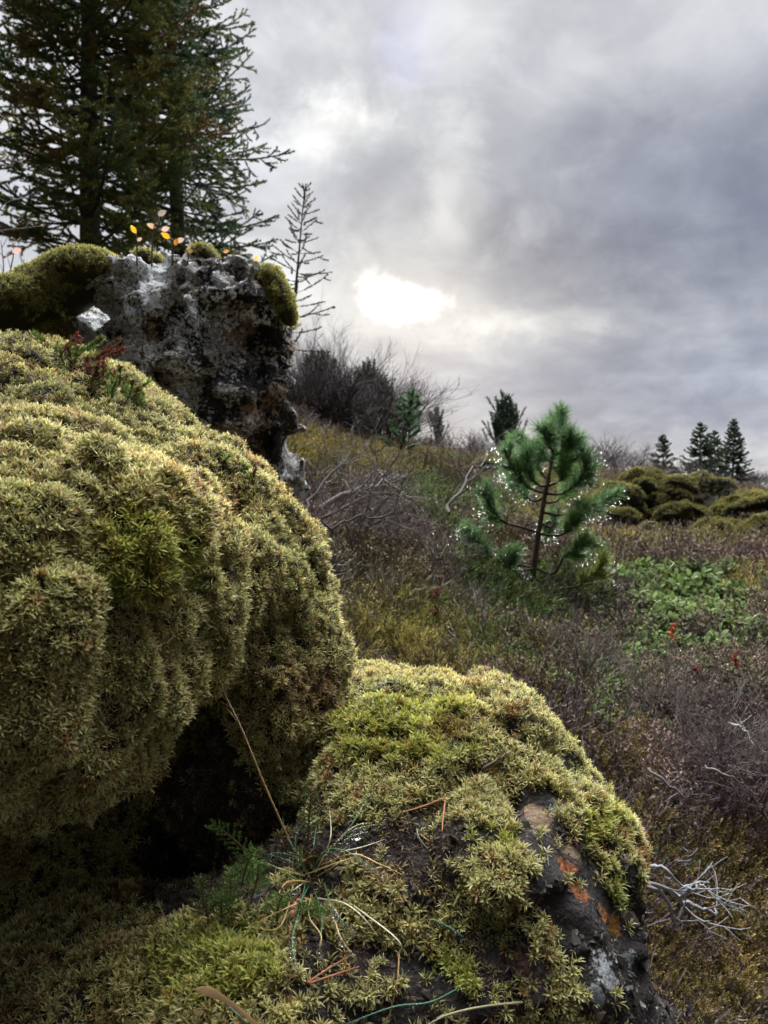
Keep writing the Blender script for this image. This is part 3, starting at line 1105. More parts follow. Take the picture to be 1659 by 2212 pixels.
def spruce(base, H, R0, tr, label, group=None, per_m=330, nl=.016, nw=.0055, whorl=.24, nb=6, zmin=.12, dens=1.0, palette=None, seed=1, dead=0.0, cone=True, extra=(), name='spruce_tree', sub=True, zfull=0.0, droop=.10):
    q = np.random.default_rng(seed)
    root = empty(name, base, label, 'tree', group)
    base = np.array(base, float)
    mb = MB()
    top = base + np.array([q.normal() * .02 * H, 0, H])
    ts = np.linspace(0, 1, 9)
    mid = base[None] + (top - base)[None] * ts[:, None] + np.stack([np.sin(ts * 5 + seed) * .012 * H * .4, np.cos(ts * 4) * .008 * H * .4, ts * 0], 1)
    mb.tube(mid, tr * (1 - ts * .93), 8, (.07, .055, .045))
    mb.build('trunk', M_BARK, root, True)
    pal = palette if palette is not None else np.array([[.022, .045, .016], [.04, .055, .014], [.075, .075, .016], [.06, .05, .015]])
    wood, segs, cols = MB(), [], []

    def axis_at(z):
        k = np.clip((z - base[2]) / H, 0, 1)
        return np.array([np.interp(k, ts, mid[:, j]) for j in range(3)])

    def branch(s0, az, el, L, bc):
        n = max(4, int(L / .12))
        u = np.linspace(0, 1, n + 1)
        hd = np.array([math.sin(az), math.cos(az), 0])
        sd_ = np.array([hd[1], -hd[0], 0])
        bend = q.normal() * .12
        pts = s0 + hd * (u * L * math.cos(el))[:, None] + sd_ * (bend * L * u * u)[:, None] + np.array([0, 0, 1.]) * (L * (math.sin(el) * u - droop * 1.6 * u + (droop * 1.9) * u ** 2.4))[:, None]
        wood.tube(pts, np.linspace(max(.004, .011 * L + .002), .002, n + 1) * (tr / .07) ** .4, 4, (.06, .045, .035))
        for i in range(n):
            if u[i] > .15:
                segs.append((pts[i], pts[i + 1])); cols.append(bc)
        st = .075 / dens
        m = int(L * .88 / st)
        for j in range(m):
            t = .12 + .88 * (j + q.random()) / m
            if q.random() < dead * (1.2 - t): continue
            o = np.array([np.interp(t, u, pts[:, k]) for k in range(3)])
            i = min(int(t * n), n - 1)
            dr = nrm(pts[i + 1] - pts[i])
            lat = nrm(np.cross(dr, [0, 0, 1]))
            side = (1 if j % 2 else -1)
            tl = min((.46 * (1 - t) * L + .07), .40) * (.55 + .7 * q.random())
            a = math.radians(48 + q.normal() * 12)
            td = nrm(dr * math.cos(a) + lat * side * math.sin(a) + np.array([0, 0, q.normal() * .30 - .22]))
            e = o + td * tl
            mi = o + td * tl * .5 + np.array([0, 0, -.03 * tl])
            e = e + np.array([0, 0, .06 * tl])
            c = bc * .6 + pal[q.integers(len(pal))] * .4
            segs.append((o, mi)); segs.append((mi, e)); cols.extend([c, c * 1.08])
            if tl > .10 and sub:
                wood.tube([o, mi, e], [.0028, .002, .0012], 3, (.06, .045, .035))
                for w in range(int(tl / .055)):
                    tt = .25 + .7 * q.random()
                    oo = o + td * tl * tt
                    l2 = nrm(np.cross(td, [0, 0, 1]))
                    t2 = nrm(td * .75 + l2 * (q.choice([-1, 1]) * .7) + np.array([0, 0, q.normal() * .3]))
                    segs.append((oo, oo + t2 * tl * (.2 + .35 * (1 - tt) * 1.2))); cols.append(c * (.9 + .3 * q.random()))

    z = base[2] + H * zmin
    while z < base[2] + H * .97:
        k = (z - base[2]) / H
        prof = (1 - k) ** .8 * (1 if k > zfull else .75 + .25 * k / max(zfull, .01))
        n = nb + (q.random() < .4)
        a0 = q.random() * 6.28
        for b in range(n):
            L = R0 * prof * (.62 + .5 * q.random()) + .04
            bc = pal[q.integers(len(pal))]
            branch(axis_at(z + q.normal() * .05 * whorl), a0 + b * 6.283 / n + q.normal() * .3, math.radians(6 + 30 * k + q.normal() * 7), L, bc)
        z += whorl * (.75 + .5 * q.random()) * (1 - .45 * k)
    segs.append((axis_at(base[2] + H * .8), top)); cols.append(pal[0])
    for (zz, az, el, L, c) in extra:
        branch(axis_at(zz), az, math.radians(el), L, np.array(c))
    wood.build('branches', M_BARK, root)
    v, t, c = needles(segs, per_m, nl, nw, .85, np.array(cols))
    print(label[:30], len(t))
    mesh('crown', v, t, M_NEEDLE, root, c)
    return root


PALA = 2.0 * np.array([[.03, .055, .016], [.045, .062, .015], [.085, .085, .016], [.04, .06, .016], [.03, .06, .022], [.12, .115, .02], [.09, .05, .014]])
PALB = 1.8 * np.array([[.018, .042, .018], [.03, .055, .020], [.055, .065, .018], [.025, .045, .022]])
def ztop(vy, d): return CZ + (1106 - vy) / F * d


b1 = gpt(205, 6.3); b2 = gpt(392, 7.6)
spruce(b1, 7.3, 1.55, .095, 'large spruce with olive and rust-tinged needles, nearest the left edge', 'tall spruces behind the lichen rock', palette=PALA, seed=4, zfull=.3, per_m=900, nl=.021, nw=.0068, whorl=.22, nb=7, droop=.19)
spruce(b2, 8.4, 1.25, .085, 'slimmer blue-green spruce right of the large one, long bare-tipped limbs reaching over the sky', 'tall spruces behind the lichen rock', palette=PALB, seed=9, zfull=.3, per_m=900, nl=.021, nw=.0065, dens=1.0, whorl=.25, nb=6, droop=.13,
       extra=[(ztop(330, 7.6), 1.55, 2, 1.16, (.045, .05, .018)), (ztop(130, 7.6), 1.5, 16, .86, (.03, .05, .02)), (ztop(520, 7.6), 1.6, 0, .98, (.05, .05, .02)), (ztop(240, 7.6), 1.7, 10, .62, (.03, .05, .02)),
              (ztop(440, 7.6), 1.4, 10, .62, (.02, .05, .02)), (ztop(40, 7.6), 1.6, 18, .5, (.03, .05, .02))])
b3 = gpt(622, 5.2)
b3[2] = ztop(760, 5.2)
spruce(b3, (760 - 396) / F * 5.2, .30, .014, 'thin sparse young spruce standing alone against the sky behind the lichen rock', None, palette=np.array([[.03, .03, .018], [.04, .04, .02]]), seed=6, per_m=900, whorl=.085, nb=4, nl=.013, nw=.005, dens=.62, dead=.35, zmin=.02, sub=False, droop=.05)
SC.objects['spruce_tree.002'].rotation_euler = (0, math.radians(5), 0)

# far spruces on the right
FARP = np.array([[.03, .06, .03], [.045, .075, .034], [.055, .08, .03]])
for i, (vx, vt, vb, d, wd, lb) in enumerate([(1433, 938, 1045, 27, .72, 'small dark far spruce standing apart at the left of the far group'),
                                 (1512, 912, 1050, 29, .95, 'broad far spruce at the left of the right-hand clump'),
                                 (1546, 930, 1050, 30, .75, 'far spruce squeezed in the middle of the right-hand clump'),
                                 (1583, 905, 1052, 28, .80, 'tallest far spruce at the right end of the clump, with a thin spire')]):
    b = gpt(vx, d)
    H = ztop(vt, d) - b[2]
    spruce(b, H, wd, .04, lb, 'far spruces on the right skyline', palette=FARP, seed=20 + i, per_m=420, nl=.055, nw=.02, whorl=.2, nb=7, zmin=.03, dens=.8, sub=False)


# ------------------------------------------------------------------ pines
def pine_branch(root, pts, n0, thick, col, per_m, L, W, shoots=(), name='branch', ang=.62, wood=(.045, .032, .025)):
    """a woody branch with needles (a child of it) on its outer part from fraction n0"""
    pts = spline(pts, 12)
    mb = MB()
    mb.tube(pts, np.linspace(thick, thick * .45, len(pts)), 5, wood)
    o = mb.build(name, M_BARK, root, True)
    u = np.linspace(0, 1, len(pts))
    segs = [(pts[i], pts[i + 1]) for i in range(len(pts) - 1) if u[i] >= n0]
    e = pts[-1] + nrm(pts[-1] - pts[-2]) * L * .15
    segs.append((pts[-1], e))
    for (a, b) in shoots:
        segs.append((np.array(a), np.array(b)))
    cols = np.array([col] * len(segs))
    v, t, c = needles(segs, per_m, L, W, ang, cols, .28)
    return o, v, t, c


def young_pine():
    d0 = 3.3
    q = np.random.default_rng(17)
    def cp(cx, cy, dd=0.0): return P(987.4 + cx * .4048, 822.8 + cy * .4048, d0 + dd)
    base = gpt(1147, d0)
    root = empty('young_pine', base, 'young green pine with dew drops on its long needles, in the middle of the heath', 'tree')
    tp = spline([base - np.array([0, 0, .03]), cp(405, 1030), cp(430, 850), cp(462, 650), cp(492, 500), cp(522, 330), cp(552, 200)], 26)
    mb = MB()
    mb.tube(tp, np.interp(np.linspace(0, 1, 26), [0, .3, .6, 1], [.017, .012, .009, .003]), 8, (.075, .05, .038))
    mb.build('trunk', M_BARK, root, True)
    G1, G2, G3 = (.13, .23, .095), (.15, .26, .085), (.22, .26, .06)
    B = [  # control points (cx, cy, depth offset), needle start, colour, density
        ([(470, 600, 0), (560, 602, -.04), (660, 520, -.10), (702, 400, -.12)], .25, G1, 1.0),
        ([(470, 600, 0), (385, 570, -.04), (320, 500, -.10), (255, 375, -.14)], .22, G1, 1.0),
        ([(482, 530, 0), (425, 455, .06), (350, 300, .12)], .25, G1, 1.0),
        ([(492, 500, 0), (525, 330, 0), (555, 175, 0)], .18, G1, 1.3),
        ([(500, 470, 0), (560, 440, .08), (612, 330, .12)], .2, G1, 1.0),
        ([(512, 380, 0), (480, 330, -.08), (458, 260, -.12)], .1, G1, 1.0),
        ([(455, 702, 0), (560, 716, -.03), (700, 682, -.08), (832, 606, -.10)], .45, G1, .9),
        ([(432, 810, 0), (350, 782, -.03), (250, 752, -.10), (185, 680, -.14), (128, 585, -.16)], .50, G1, .9),
        ([(434, 815, 0), (540, 826, -.05), (630, 770, -.12), (678, 680, -.14)], .4, G2, 1.1),
        ([(418, 1000, 0), (330, 982, -.05), (215, 955, -.14), (130, 880, -.2), (60, 785, -.24)], .62, G1, 1.0),
        ([(418, 1002, 0), (330, 1010, -.12), (285, 1005, -.2), (277, 945, -.22)], .55, G1, 1.2),
        ([(418, 1000, 0), (515, 1030, -.04), (575, 930, -.10), (640, 900, -.12), (700, 860, -.14)], .38, G2, 1.0),
        ([(415, 1060, 0), (520, 1102, -.06), (640, 1098, -.14), (720, 1040, -.18), (790, 970, -.2)], .50, G3, .9),
        ([(470, 620, 0), (400, 640, .08), (330, 560, .16), (300, 500, .2)], .35, G1, .9),
        ([(462, 650, 0), (530, 640, .10), (600, 560, .18), (630, 470, .2)], .35, G2, .9),
        ([(490, 560, 0), (560, 520, -.06), (592, 430, -.1)], .2, G2, 1.0),
        ([(486, 560, 0), (430, 555, -.05), (380, 480, -.1), (352, 415, -.1)], .2, G1, 1.0),
        ([(508, 440, 0), (470, 405, .05), (425, 350, .1)], .15, G1, 1.0),
        ([(520, 400, 0), (570, 370, -.06), (610, 300, -.1)], .15, G1, 1.0),
        ([(440, 760, 0), (500, 780, .08), (520, 730, .14), (490, 770, .18)], .4, G1, .7),
    ]
    drops = []
    for pts, n0, col, dn in B:
        p3 = [cp(*x) for x in pts]
        L = .060
        pp = spline(p3, 12)
        sh = []
        for k in (5, 6, 7, 8, 9, 10):
            t = nrm(pp[k + 1] - pp[k])
            s = nrm(np.cross(t, q.normal(size=3)))
            sh.append((pp[k], pp[k] + (t * .8 + s * .6) * .06))
        o, v, t, c = pine_branch(root, p3, n0, .0065, col, 1700 * dn, L, .0040, sh, ang=.70)
        mesh('needles', v, t, M_NEEDLE, o, c)
        # drops hang at needle tips of the outer half, mostly below
        tips = v.reshape(-1, 3, 3)[:, 2]
        ok = np.nonzero(tips[:, 2] < np.interp(tips[:, 0], np.sort(pp[:, 0]), pp[np.argsort(pp[:, 0]), 2]) + .02)[0]
        if len(ok) and pts[0][1] > 560:
            kk = q.choice(ok, min(len(ok), 60), replace=False)
            drops.append(tips[kk])
    drop_mesh('dew_drops', np.concatenate(drops), .0040, root)
    return root


ICO = None


def ico():
    global ICO
    if ICO is None:
        import bmesh
        bm = bmesh.new()
        bmesh.ops.create_icosphere(bm, subdivisions=2, radius=1)
        V = np.array([v.co[:] for v in bm.verts]); T = np.array([[v.index for v in f.verts] for f in bm.faces])
        bm.free()
        ICO = V, T
    return ICO


def drop_mesh(name, pts, r, root=None, **k):
    V, T = ico()
    n = len(pts)
    rr = r * (.6 + .8 * rng.random(n))
    v = np.asarray(pts)[:, None] + (V * np.array([1, 1, 1.12]))[None] * rr[:, None, None] - np.array([0, 0, 1])[None, None] * rr[:, None, None] * .8
    t = T[None] + (np.arange(n) * len(V))[:, None, None]
    if root is not None:
        o = mesh(name, v.reshape(-1, 3), t.reshape(-1, 3), M_DROP, root, None, True)
    else:
        o = mesh_at(name, v.reshape(-1, 3), t.reshape(-1, 3), M_DROP, tuple(np.mean(pts, 0)), None, True)
    o['kind'] = 'stuff'
    prop(o, **k)
    return o


young_pine()


def pine_bush(name, vx, vt, d, spread, label, col, nb=14, L=.05, W=.004, per_m=700, seed=1, lean=0.0, vb=None, group=None, tr=.014, up=1.0):
    q = np.random.default_rng(seed)
    b = gpt(vx, d)
    if vb is not None: b[2] = min(b[2] + .3, ztop(vb, d)) if ztop(vb, d) > b[2] else b[2]
    H = ztop(vt, d) - b[2]
    root = empty(name, b, label, 'tree', group)
    tp = spline([b, b + np.array([lean * .5, 0, H * .5]), b + np.array([lean, 0, H * .93])], 10)
    mb = MB(); mb.tube(tp, np.linspace(tr, tr * .3, 10), 6, (.06, .045, .035)); mb.build('trunk', M_BARK, root, True)
    wood, V, n = MB(), MB(), 0
    for i in range(nb):
        t = .22 + .74 * i / nb
        o = np.array([np.interp(t, np.linspace(0, 1, 10), tp[:, k]) for k in range(3)])
        a = i * 2.4 + q.random()
        l = spread * (1.05 - t * .7) * (.7 + .5 * q.random())
        hd = np.array([math.cos(a), math.sin(a), 0])
        pts = spline([o, o + hd * l * .5 + np.array([0, 0, .08 * l]), o + hd * l + np.array([0, 0, .55 * l * up])], 8)
        wood.tube(pts, np.linspace(tr * .4, tr * .15, 8), 4, (.05, .04, .03))
        segs = [(pts[k], pts[k + 1]) for k in range(2, 7)]
        v, tt, c = needles(segs, per_m, L, W, .6, np.array([col] * len(segs)))
        V.add(v, tt, c)
    segs = [(tp[k], tp[k + 1]) for k in range(6, 9)]
    v, tt, c = needles(segs, per_m * 1.2, L, W, .55, np.array([col] * 3))
    V.add(v, tt, c)
    wood.build('branches', M_BARK, root)
    V.build('crown', M_NEEDLE, root)
    return root


pine_bush('young_pine', 858, 832, 6.2, .17, 'small dark green pine with a leaning stem on the brown hump', (.05, .115, .045), 26, .05, .0075, 1000, 3, .13, up=.8)


def bush(name, vx, vt, vb, d, wpx, label, col, n=150, L=.05, W=.012, per_m=260, seed=1, lumps=5, sl=.22):
    """a bushy evergreen: upturned shoots filling an uneven, lumpy crown"""
    q = np.random.default_rng(seed)
    b = gpt(vx, d)
    H = max(ztop(vt, d) - b[2], .25)
    w = wpx / 2 / F * d
    root = empty(name, b, label, 'tree', None)
    mb = MB()
    mb.tube(spline([b, b + np.array([.02, 0, H * .5]), b + np.array([0, 0, H * .9])], 6), np.linspace(.02, .006, 6), 5, (.05, .04, .032))
    cs = [(b + np.array([0, 0, H * .55]), w * .55, H * .42)]
    for k in range(lumps):
        a = q.random() * 6.28
        h = q.random()
        cs.append((b + np.array([math.cos(a) * w * .6 * (1.1 - h), math.sin(a) * w * .6 * (1.1 - h), H * (.25 + .6 * h)]), w * (.30 + .15 * q.random()), H * .22))
    segs, cols = [], []
    for k in range(n):
        c, rw, rh = cs[q.integers(len(cs))]
        o = nrm(q.normal(size=3)) * q.random() ** .4
        p = c + o * np.array([rw, rw, rh])
        dr = nrm(nrm(p - b) * .6 + np.array([0, 0, .8]) + q.normal(size=3) * .3)
        segs.append((p, p + dr * H * sl * (.6 + .6 * q.random())))
        cols.append(np.array(col) * (.65 + .7 * q.random()))
        if k % 4 == 0:
            mb.tube([b + (p - b) * np.array([.2, .2, .5]), p], [.006, .003], 3, (.05, .04, .034))
    v, t, c = needles(segs, per_m, L, W, .6, np.array(cols))
    mb.build('branches', M_BARK, root)
    mesh('crown', v, t, M_NEEDLE, root, c)


bush('shrubby_pine', 798, 808, 940, 10, 165, 'dark bushy pine on the hill crest left of the small leaning pine', (.04, .055, .036), 300, seed=5)
bush('shrubby_pine', 1098, 886, 975, 15, 112, 'dark bristly pine on the skyline behind the dewy pine', (.04, .06, .038), 150, .07, .017, 220, seed=6, lumps=3, sl=.35)
bush('shrubby_pine', 690, 780, 930, 9.5, 150, 'brownish bushy pine on the crest beside the lichen rock', (.065, .055, .04), 300, seed=7)
bush('shrubby_pine', 942, 912, 968, 14, 55, 'small dark pine among the bare twigs of the crest', (.035, .045, .032), 50, .06, .016, 220, seed=8, lumps=2, sl=.4)


# ------------------------------------------------------------------ bare shrubs
def grow(mb, q, p, d, L, r, depth, col, spread=.5, seg=4, gravity=.0, kids=3):
    pts = [p]
    for i in range(seg):
        d = nrm(d + q.normal(size=3) * .16 + np.array([0, 0, gravity]))
        pts.append(pts[-1] + d * L / seg)
    mb.tube(pts, np.linspace(r, r * .6, seg + 1), 4 if r > .004 else 3, col)
    if depth > 0:
        for k in range(kids):
            t = .3 + .7 * (k + q.random()) / kids
            i = min(int(t * seg), seg - 1)
            o = pts[i] + (pts[i + 1] - pts[i]) * (t * seg - i)
            nd = nrm(d + nrm(q.normal(size=3)) * spread * 1.3)
            grow(mb, q, o, nd, L * (.5 + .25 * q.random()), r * .55, depth - 1, col, spread, 3, gravity, kids)


def bare_shrub(name, b, H, stems, label, cat, col, depth=3, r=.008, seed=0, spread=.5, group=None, lean=.5, kids=3, leaves=0, lc=(.4, .16, .05)):
    q = np.random.default_rng(seed)
    root = empty(name, b, label, cat, group)
    mb = MB()
    for k in range(stems):
        d = nrm(np.array([q.normal() * lean, q.normal() * lean, 1.0]))
        grow(mb, q, np.array(b) + q.normal(size=3) * np.array([.06, .06, 0]) * H, d, H * (.45 + .2 * q.random()), r, depth, np.array(col) * (.8 + .4 * q.random()), spread, 4, .06, kids)
    mb.build('branches', M_TWIG, root)
    if leaves:
        V = mb.arr()[0]
        p = V[q.integers(0, len(V), leaves)]
        lv = MB()
        for x in p:
            v, t = leaf_strip(x, nrm(q.normal(size=3)), nrm(q.normal(size=3)), np.array([0, 0, 1.]), .035, .02, .3)
            lv.add(v, t, np.array(lc) * (.7 + .6 * q.random()))
        lv.build('leaves', M_LEAF, root)
    return root


def protos(n, mk):
    return [mk(i) for i in range(n)]


def dup(root, loc, rz, s, label):
    r = root.copy(); COL.objects.link(r)
    r.location = loc; r.rotation_euler = (0, 0, rz); r.scale = (s, s, s)
    r['label'] = label
    for ch in list(root.children):
        c = ch.copy(); COL.objects.link(c); c.parent = r
    return r


def skyline():
    q = np.random.default_rng(40)
    pale, dark = (.16, .14, .135), (.055, .042, .042)
    # tall pale birches at the left of the crest
    for i, (vx, vt, d, lb) in enumerate([(690, 730, 10, 'bare pale birch shrub on the crest, close beside the lichen rock'), (740, 738, 11, 'tallest bare pale birch shrub on the crest, its twigs fanning out'),
                                         (800, 755, 12, 'bare pale birch shrub behind the dark bushy pine'), (872, 770, 12, 'slender bare birch rising behind the small leaning pine'),
                                         (655, 780, 8.5, 'bare grey shrub at the foot of the lichen rock on the crest')]):
        b = gpt(vx - 12, d)
        bare_shrub('birch_shrub', b, ztop(vt, d) - b[2], 5 if i != 3 else 2, lb, 'shrub', np.array(pale) * (1 if i < 4 else .7), 4, .009, 60 + i, .42, 'bare birches on the crest', .28, 4)
    pr = [bare_shrub('bare_shrub', gpt(1290, 20), .9, 9, 'x', 'shrub', dark, 3, .008, 80 + i, .5, 'low bare shrubs along the skyline', .5, 4, leaves=(26 if i == 1 else 0)) for i in range(3)]
    items = []
    for vx, d, h, lb in [(640, 8.0, .55, 'low dark bare shrub against the right edge of the lichen rock'), (690, 8.6, .5, 'low dark bare shrub under the brownish bushy pine'), (745, 9.0, .55, 'dark bare shrub under the pale birches'),
                     (830, 9.5, .4, 'dark bare shrub right of the dark bushy pine'), (905, 11, .35, 'low purple-brown shrub just right of the small leaning pine'),
                     (960, 12, .55, 'low brown shrub with a few rusty leaves on the crest'), (1010, 13, .6, 'brown bare shrub with thin upright twigs left of the dewy pine'), (1055, 14, .5, 'brown bare shrub beside the bristly skyline pine'),
                     (1160, 15, .5, 'bare shrub behind the top of the dewy pine'), (1235, 17, .7, 'bare shrub just right of the top of the dewy pine'), (1280, 18, .95, 'tall purple-brown shrub right of the dewy pine'),
                     (1325, 19, .9, 'purple-brown shrub with a spray of thin twigs above the mossy rocks'), (1370, 21, .7, 'purple-brown shrub left of the lone far spruce'), (1405, 23, .55, 'low shrub touching the lone far spruce'),
                     (1465, 24, .5, 'low shrub between the lone far spruce and the spruce clump'), (1545, 24, .4, 'low shrub in front of the spruce clump'), (1610, 26, .6, 'brown shrub at the right foot of the spruce clump'),
                     (1640, 27, .6, 'brown shrub at the right end of the skyline'), (1665, 28, .5, 'last brown shrub cut by the right edge')]:
        items.append((vx, d, h, lb))
    for k in range(26):
        vx = 880 + 800 * (k + q.random()) / 26
        items.append((vx, np.interp(vx, [880, 1660], [10.5, 27]) * (.92 + .3 * q.random()), np.interp(vx, [880, 1300, 1660], [.32, .62, .6]) * (.7 + .5 * q.random()), 'low purple-brown bare shrub in the continuous scrub band along the skyline'))
    for k in range(16):
        vx = 640 + 235 * (k + q.random()) / 16
        items.append((vx, 8.2 + 2.6 * q.random(), .50 + .4 * q.random(), 'dark leafless shrub in the twiggy thicket on the crest beside the lichen rock'))
    used = set()
    for i, (vx, d, h, lb) in enumerate(items):
        k = i % 3
        if 'rusty' in lb: k = 1
        s = h / .9
        if k not in used:
            used.add(k)
            r = pr[k]
            r.location = gpt(vx, d); r.scale = (s * 1.3, s * 1.3, s); r['label'] = lb
        else:
            r = dup(pr[k], gpt(vx, d), q.random() * 6, s, lb)
            r.scale = (s * 1.7, s * 1.7, s)


skyline()
# leafless tangle beside the foot of the lichen rock
def tangle():
    q = np.random.default_rng(12)
    b = P(640, 1150, 2.6)
    root = empty('dead_shrub', b, 'grey leafless shrub spreading its crooked limbs right of the foot of the lichen rock', 'shrub')
    for k, (pts, r) in enumerate([([(640, 1150, 2.6), (720, 1108, 2.65), (790, 1075, 2.7), (850, 1062, 2.75)], .008), ([(690, 1095, 2.7), (760, 1062, 2.75), (820, 1050, 2.8), (835, 1028, 2.8)], .012),
                        ([(650, 1120, 2.6), (680, 1060, 2.7), (730, 1010, 2.8), (755, 985, 2.85)], .006), ([(700, 1140, 2.5), (780, 1120, 2.5), (860, 1110, 2.5)], .005), ([(720, 1100, 2.7), (735, 1030, 2.8), (715, 985, 2.8)], .005),
                        ([(960, 1110, 3.2), (1010, 1040, 3.4), (1060, 980, 3.6)], .007), ([(800, 1070, 2.8), (812, 1000, 2.9), (805, 960, 2.9)], .005)]):
        mb = MB()
        pp = spline([P(*x) for x in pts], 10) + q.normal(size=(10, 3)) * .008
        col = np.array((.14, .125, .115)) * (1.5 if k == 1 else .55 + .5 * q.random())
        mb.tube(pp, np.linspace(r, r * .5, 10), 5, col)
        for i in range(2, 10):
            grow(mb, q, pp[i], nrm(nrm(pp[i] - pp[i - 1]) + q.normal(size=3) * .8), .10 + .08 * q.random(), r * .4, 2, col * .8, .6, 3, .02, 3)
        mb.build('limb', M_TWIG, root)


tangle()


# ------------------------------------------------------------------ moss-grown rocks in the heath
def hummock(vx, vy, d, rx, ry, label, seed, lich=0.0, lobes=3, cm=1.45):
    q = np.random.default_rng(seed)
    s = d / F
    c = P(vx, vy, d)
    w, hgt, dp = rx * s, ry * s, rx * s * .8
    lo = (c[0] - w * 1.5, c[1] - dp * 1.6, c[2] - hgt * 1.9); hi = (c[0] + w * 1.5, c[1] + dp * 1.6, c[2] + hgt * 1.5)
    G = grid(lo, hi, max(w, hgt) / 26)
    f = sd_ell(G, c - np.array([0, 0, hgt * .45]), (w, dp, hgt * 1.35))
    for i in range(lobes):
        a = q.random() * 3.14
        cc = c + np.array([math.cos(a) * w * .6, -dp * (.35 + .4 * q.random()), hgt * (.45 * math.sin(a) - .15)])
        f = smin(f, sd_ell(G, cc, (w * .5, dp * .5, hgt * .42), q.normal() * .3), w * .08)
    f = f + w * (.22 * fbm(G / w * 1.5, seed, 2) - .16 * np.abs(vnoise(G / w * 3.4, seed + 3)) + .05 + .05 * fbm(G / w * 8, seed + 4, 1))
    f = smax(f, -(G[..., 2] - lo[2] - w * .12), .02)
    V, T = surface_nets(f, lo, max(w, hgt) / 26)
    N = vnormals(V, T)
    b = np.array([c[0], c[1], float(gz(np.array([c[0]]), np.array([c[1]]))[0])])
    root = empty('mossy_rock', b, label, 'rock', 'mossy rocks in the heath')
    m = mk_rock_small if lich else M_DARKROCK
    mesh('rock_body', V, T, m, root, None, True)
    tm = HTM
    p, n = scatter(V, T, N, lambda cc, k: 30000 / (d / 3) ** 1.6 * sstep(.05, .4, k[:, 2] + .25 * fbm(cc / w * 2.5, seed + 9, 2)) * (1 - lich * sstep(.0, .25, fbm(cc / w * 3, seed + 5, 2))))
    U = nrm(n + np.array([0, 0, .3]) + rng.normal(size=n.shape) * .25)
    tint = (1 + .35 * fbm(p / w * 1.4, seed + 2, 2))[:, None] * (.7 + .6 * rng.random((len(p), 1))) * np.array([[1.05, 1.0, .75]]) * cm
    v, t, c_ = stamp(tm, p, basis(U), (.0065 + .006 * rng.random(len(p))) * (d / 3) ** .8, tint)
    o = mesh('moss', v, t, M_MOSS, root, c_)
    o['kind'] = 'stuff'


M_DARKROCK = mk_base('mossy_lava', (.012, .011, .010), (.03, .026, .018), (.05, .045, .02), 6)
mk_rock_small = mk_rock('pale_lichen_lava', [], .6, (.012, .012, .012), (.07, .065, .06), 9)
_q = np.random.default_rng(2)
HTM = [moss_sprig(_q, 9, 1, 1, (.03, .027, .010), (.10, .095, .022), (.25, .235, .07), .8, .28) for _ in range(5)]
for i, (vx, vy, d, rx, ry, lb, li) in enumerate([
    (1398, 1062, 7.2, 72, 50, 'largest moss-topped hump right of the dewy pine', 0), (1335, 1085, 6.8, 52, 44, 'moss-capped rock touching the right branches of the dewy pine', 0),
    (1322, 1125, 6.4, 55, 30, 'low dark mossy rock under the right branches of the dewy pine', 0), (1440, 1090, 7.0, 50, 42, 'rounded mossy shoulder in front of the largest hump', 0),
    (1505, 1062, 8.0, 62, 38, 'mossy rock with a bare dark top, behind the largest hump towards the spruce clump', .35), (1470, 1110, 6.8, 62, 22, 'flat mossy swell below the largest hump', 0),
    (1403, 1147, 5.6, 26, 20, 'small rock with white lichen and green moss in front of the humps', .6),
    (1640, 1098, 7.2, 95, 38, 'long mossy bank running out at the right edge', 0), (1565, 1148, 6.0, 70, 26, 'mossy mound with a pointed left end below the right bank', 0), (1655, 1150, 5.6, 70, 36, 'dark-sided mossy mound at the right edge', 0),
    (1060, 1012, 7.4, 44, 22, 'mossy knob left of the dewy pine stem, high on the slope', 0), (1042, 1058, 6.4, 44, 26, 'yellowish moss-topped stone left of the dewy pine', .2), (1090, 1040, 6.9, 40, 22, 'mossy stone half hidden behind the dewy pine', 0),
    (1005, 1078, 6.0, 40, 16, 'low mossy stone in the brown heath left of the dewy pine', 0), (735, 1350, 2.0, 42, 40, 'dark stone with pale lichen and a moss top right of the tall mound', .5)]):
    hummock(vx, vy, d, rx, ry, lb, 100 + i, li, 4 if rx > 45 else 2, 1.3 if i in (7, 8, 11) else 1.05)


# ------------------------------------------------------------------ ground cover
def ribbon(V, T, C, pts, w, col, q):
    n = len(pts)
    s = nrm(np.cross(pts[-1] - pts[0], q.normal(size=3))) * w / 2
    o = len(V)
    for i, p in enumerate(pts):
        k = 1 - .5 * i / (n - 1)
        V += [p - s * k, p + s * k]
        C += [col, col]
    for i in range(n - 1):
        a = o + 2 * i
        T += [(a, a + 1, a + 3), (a, a + 3, a + 2)]


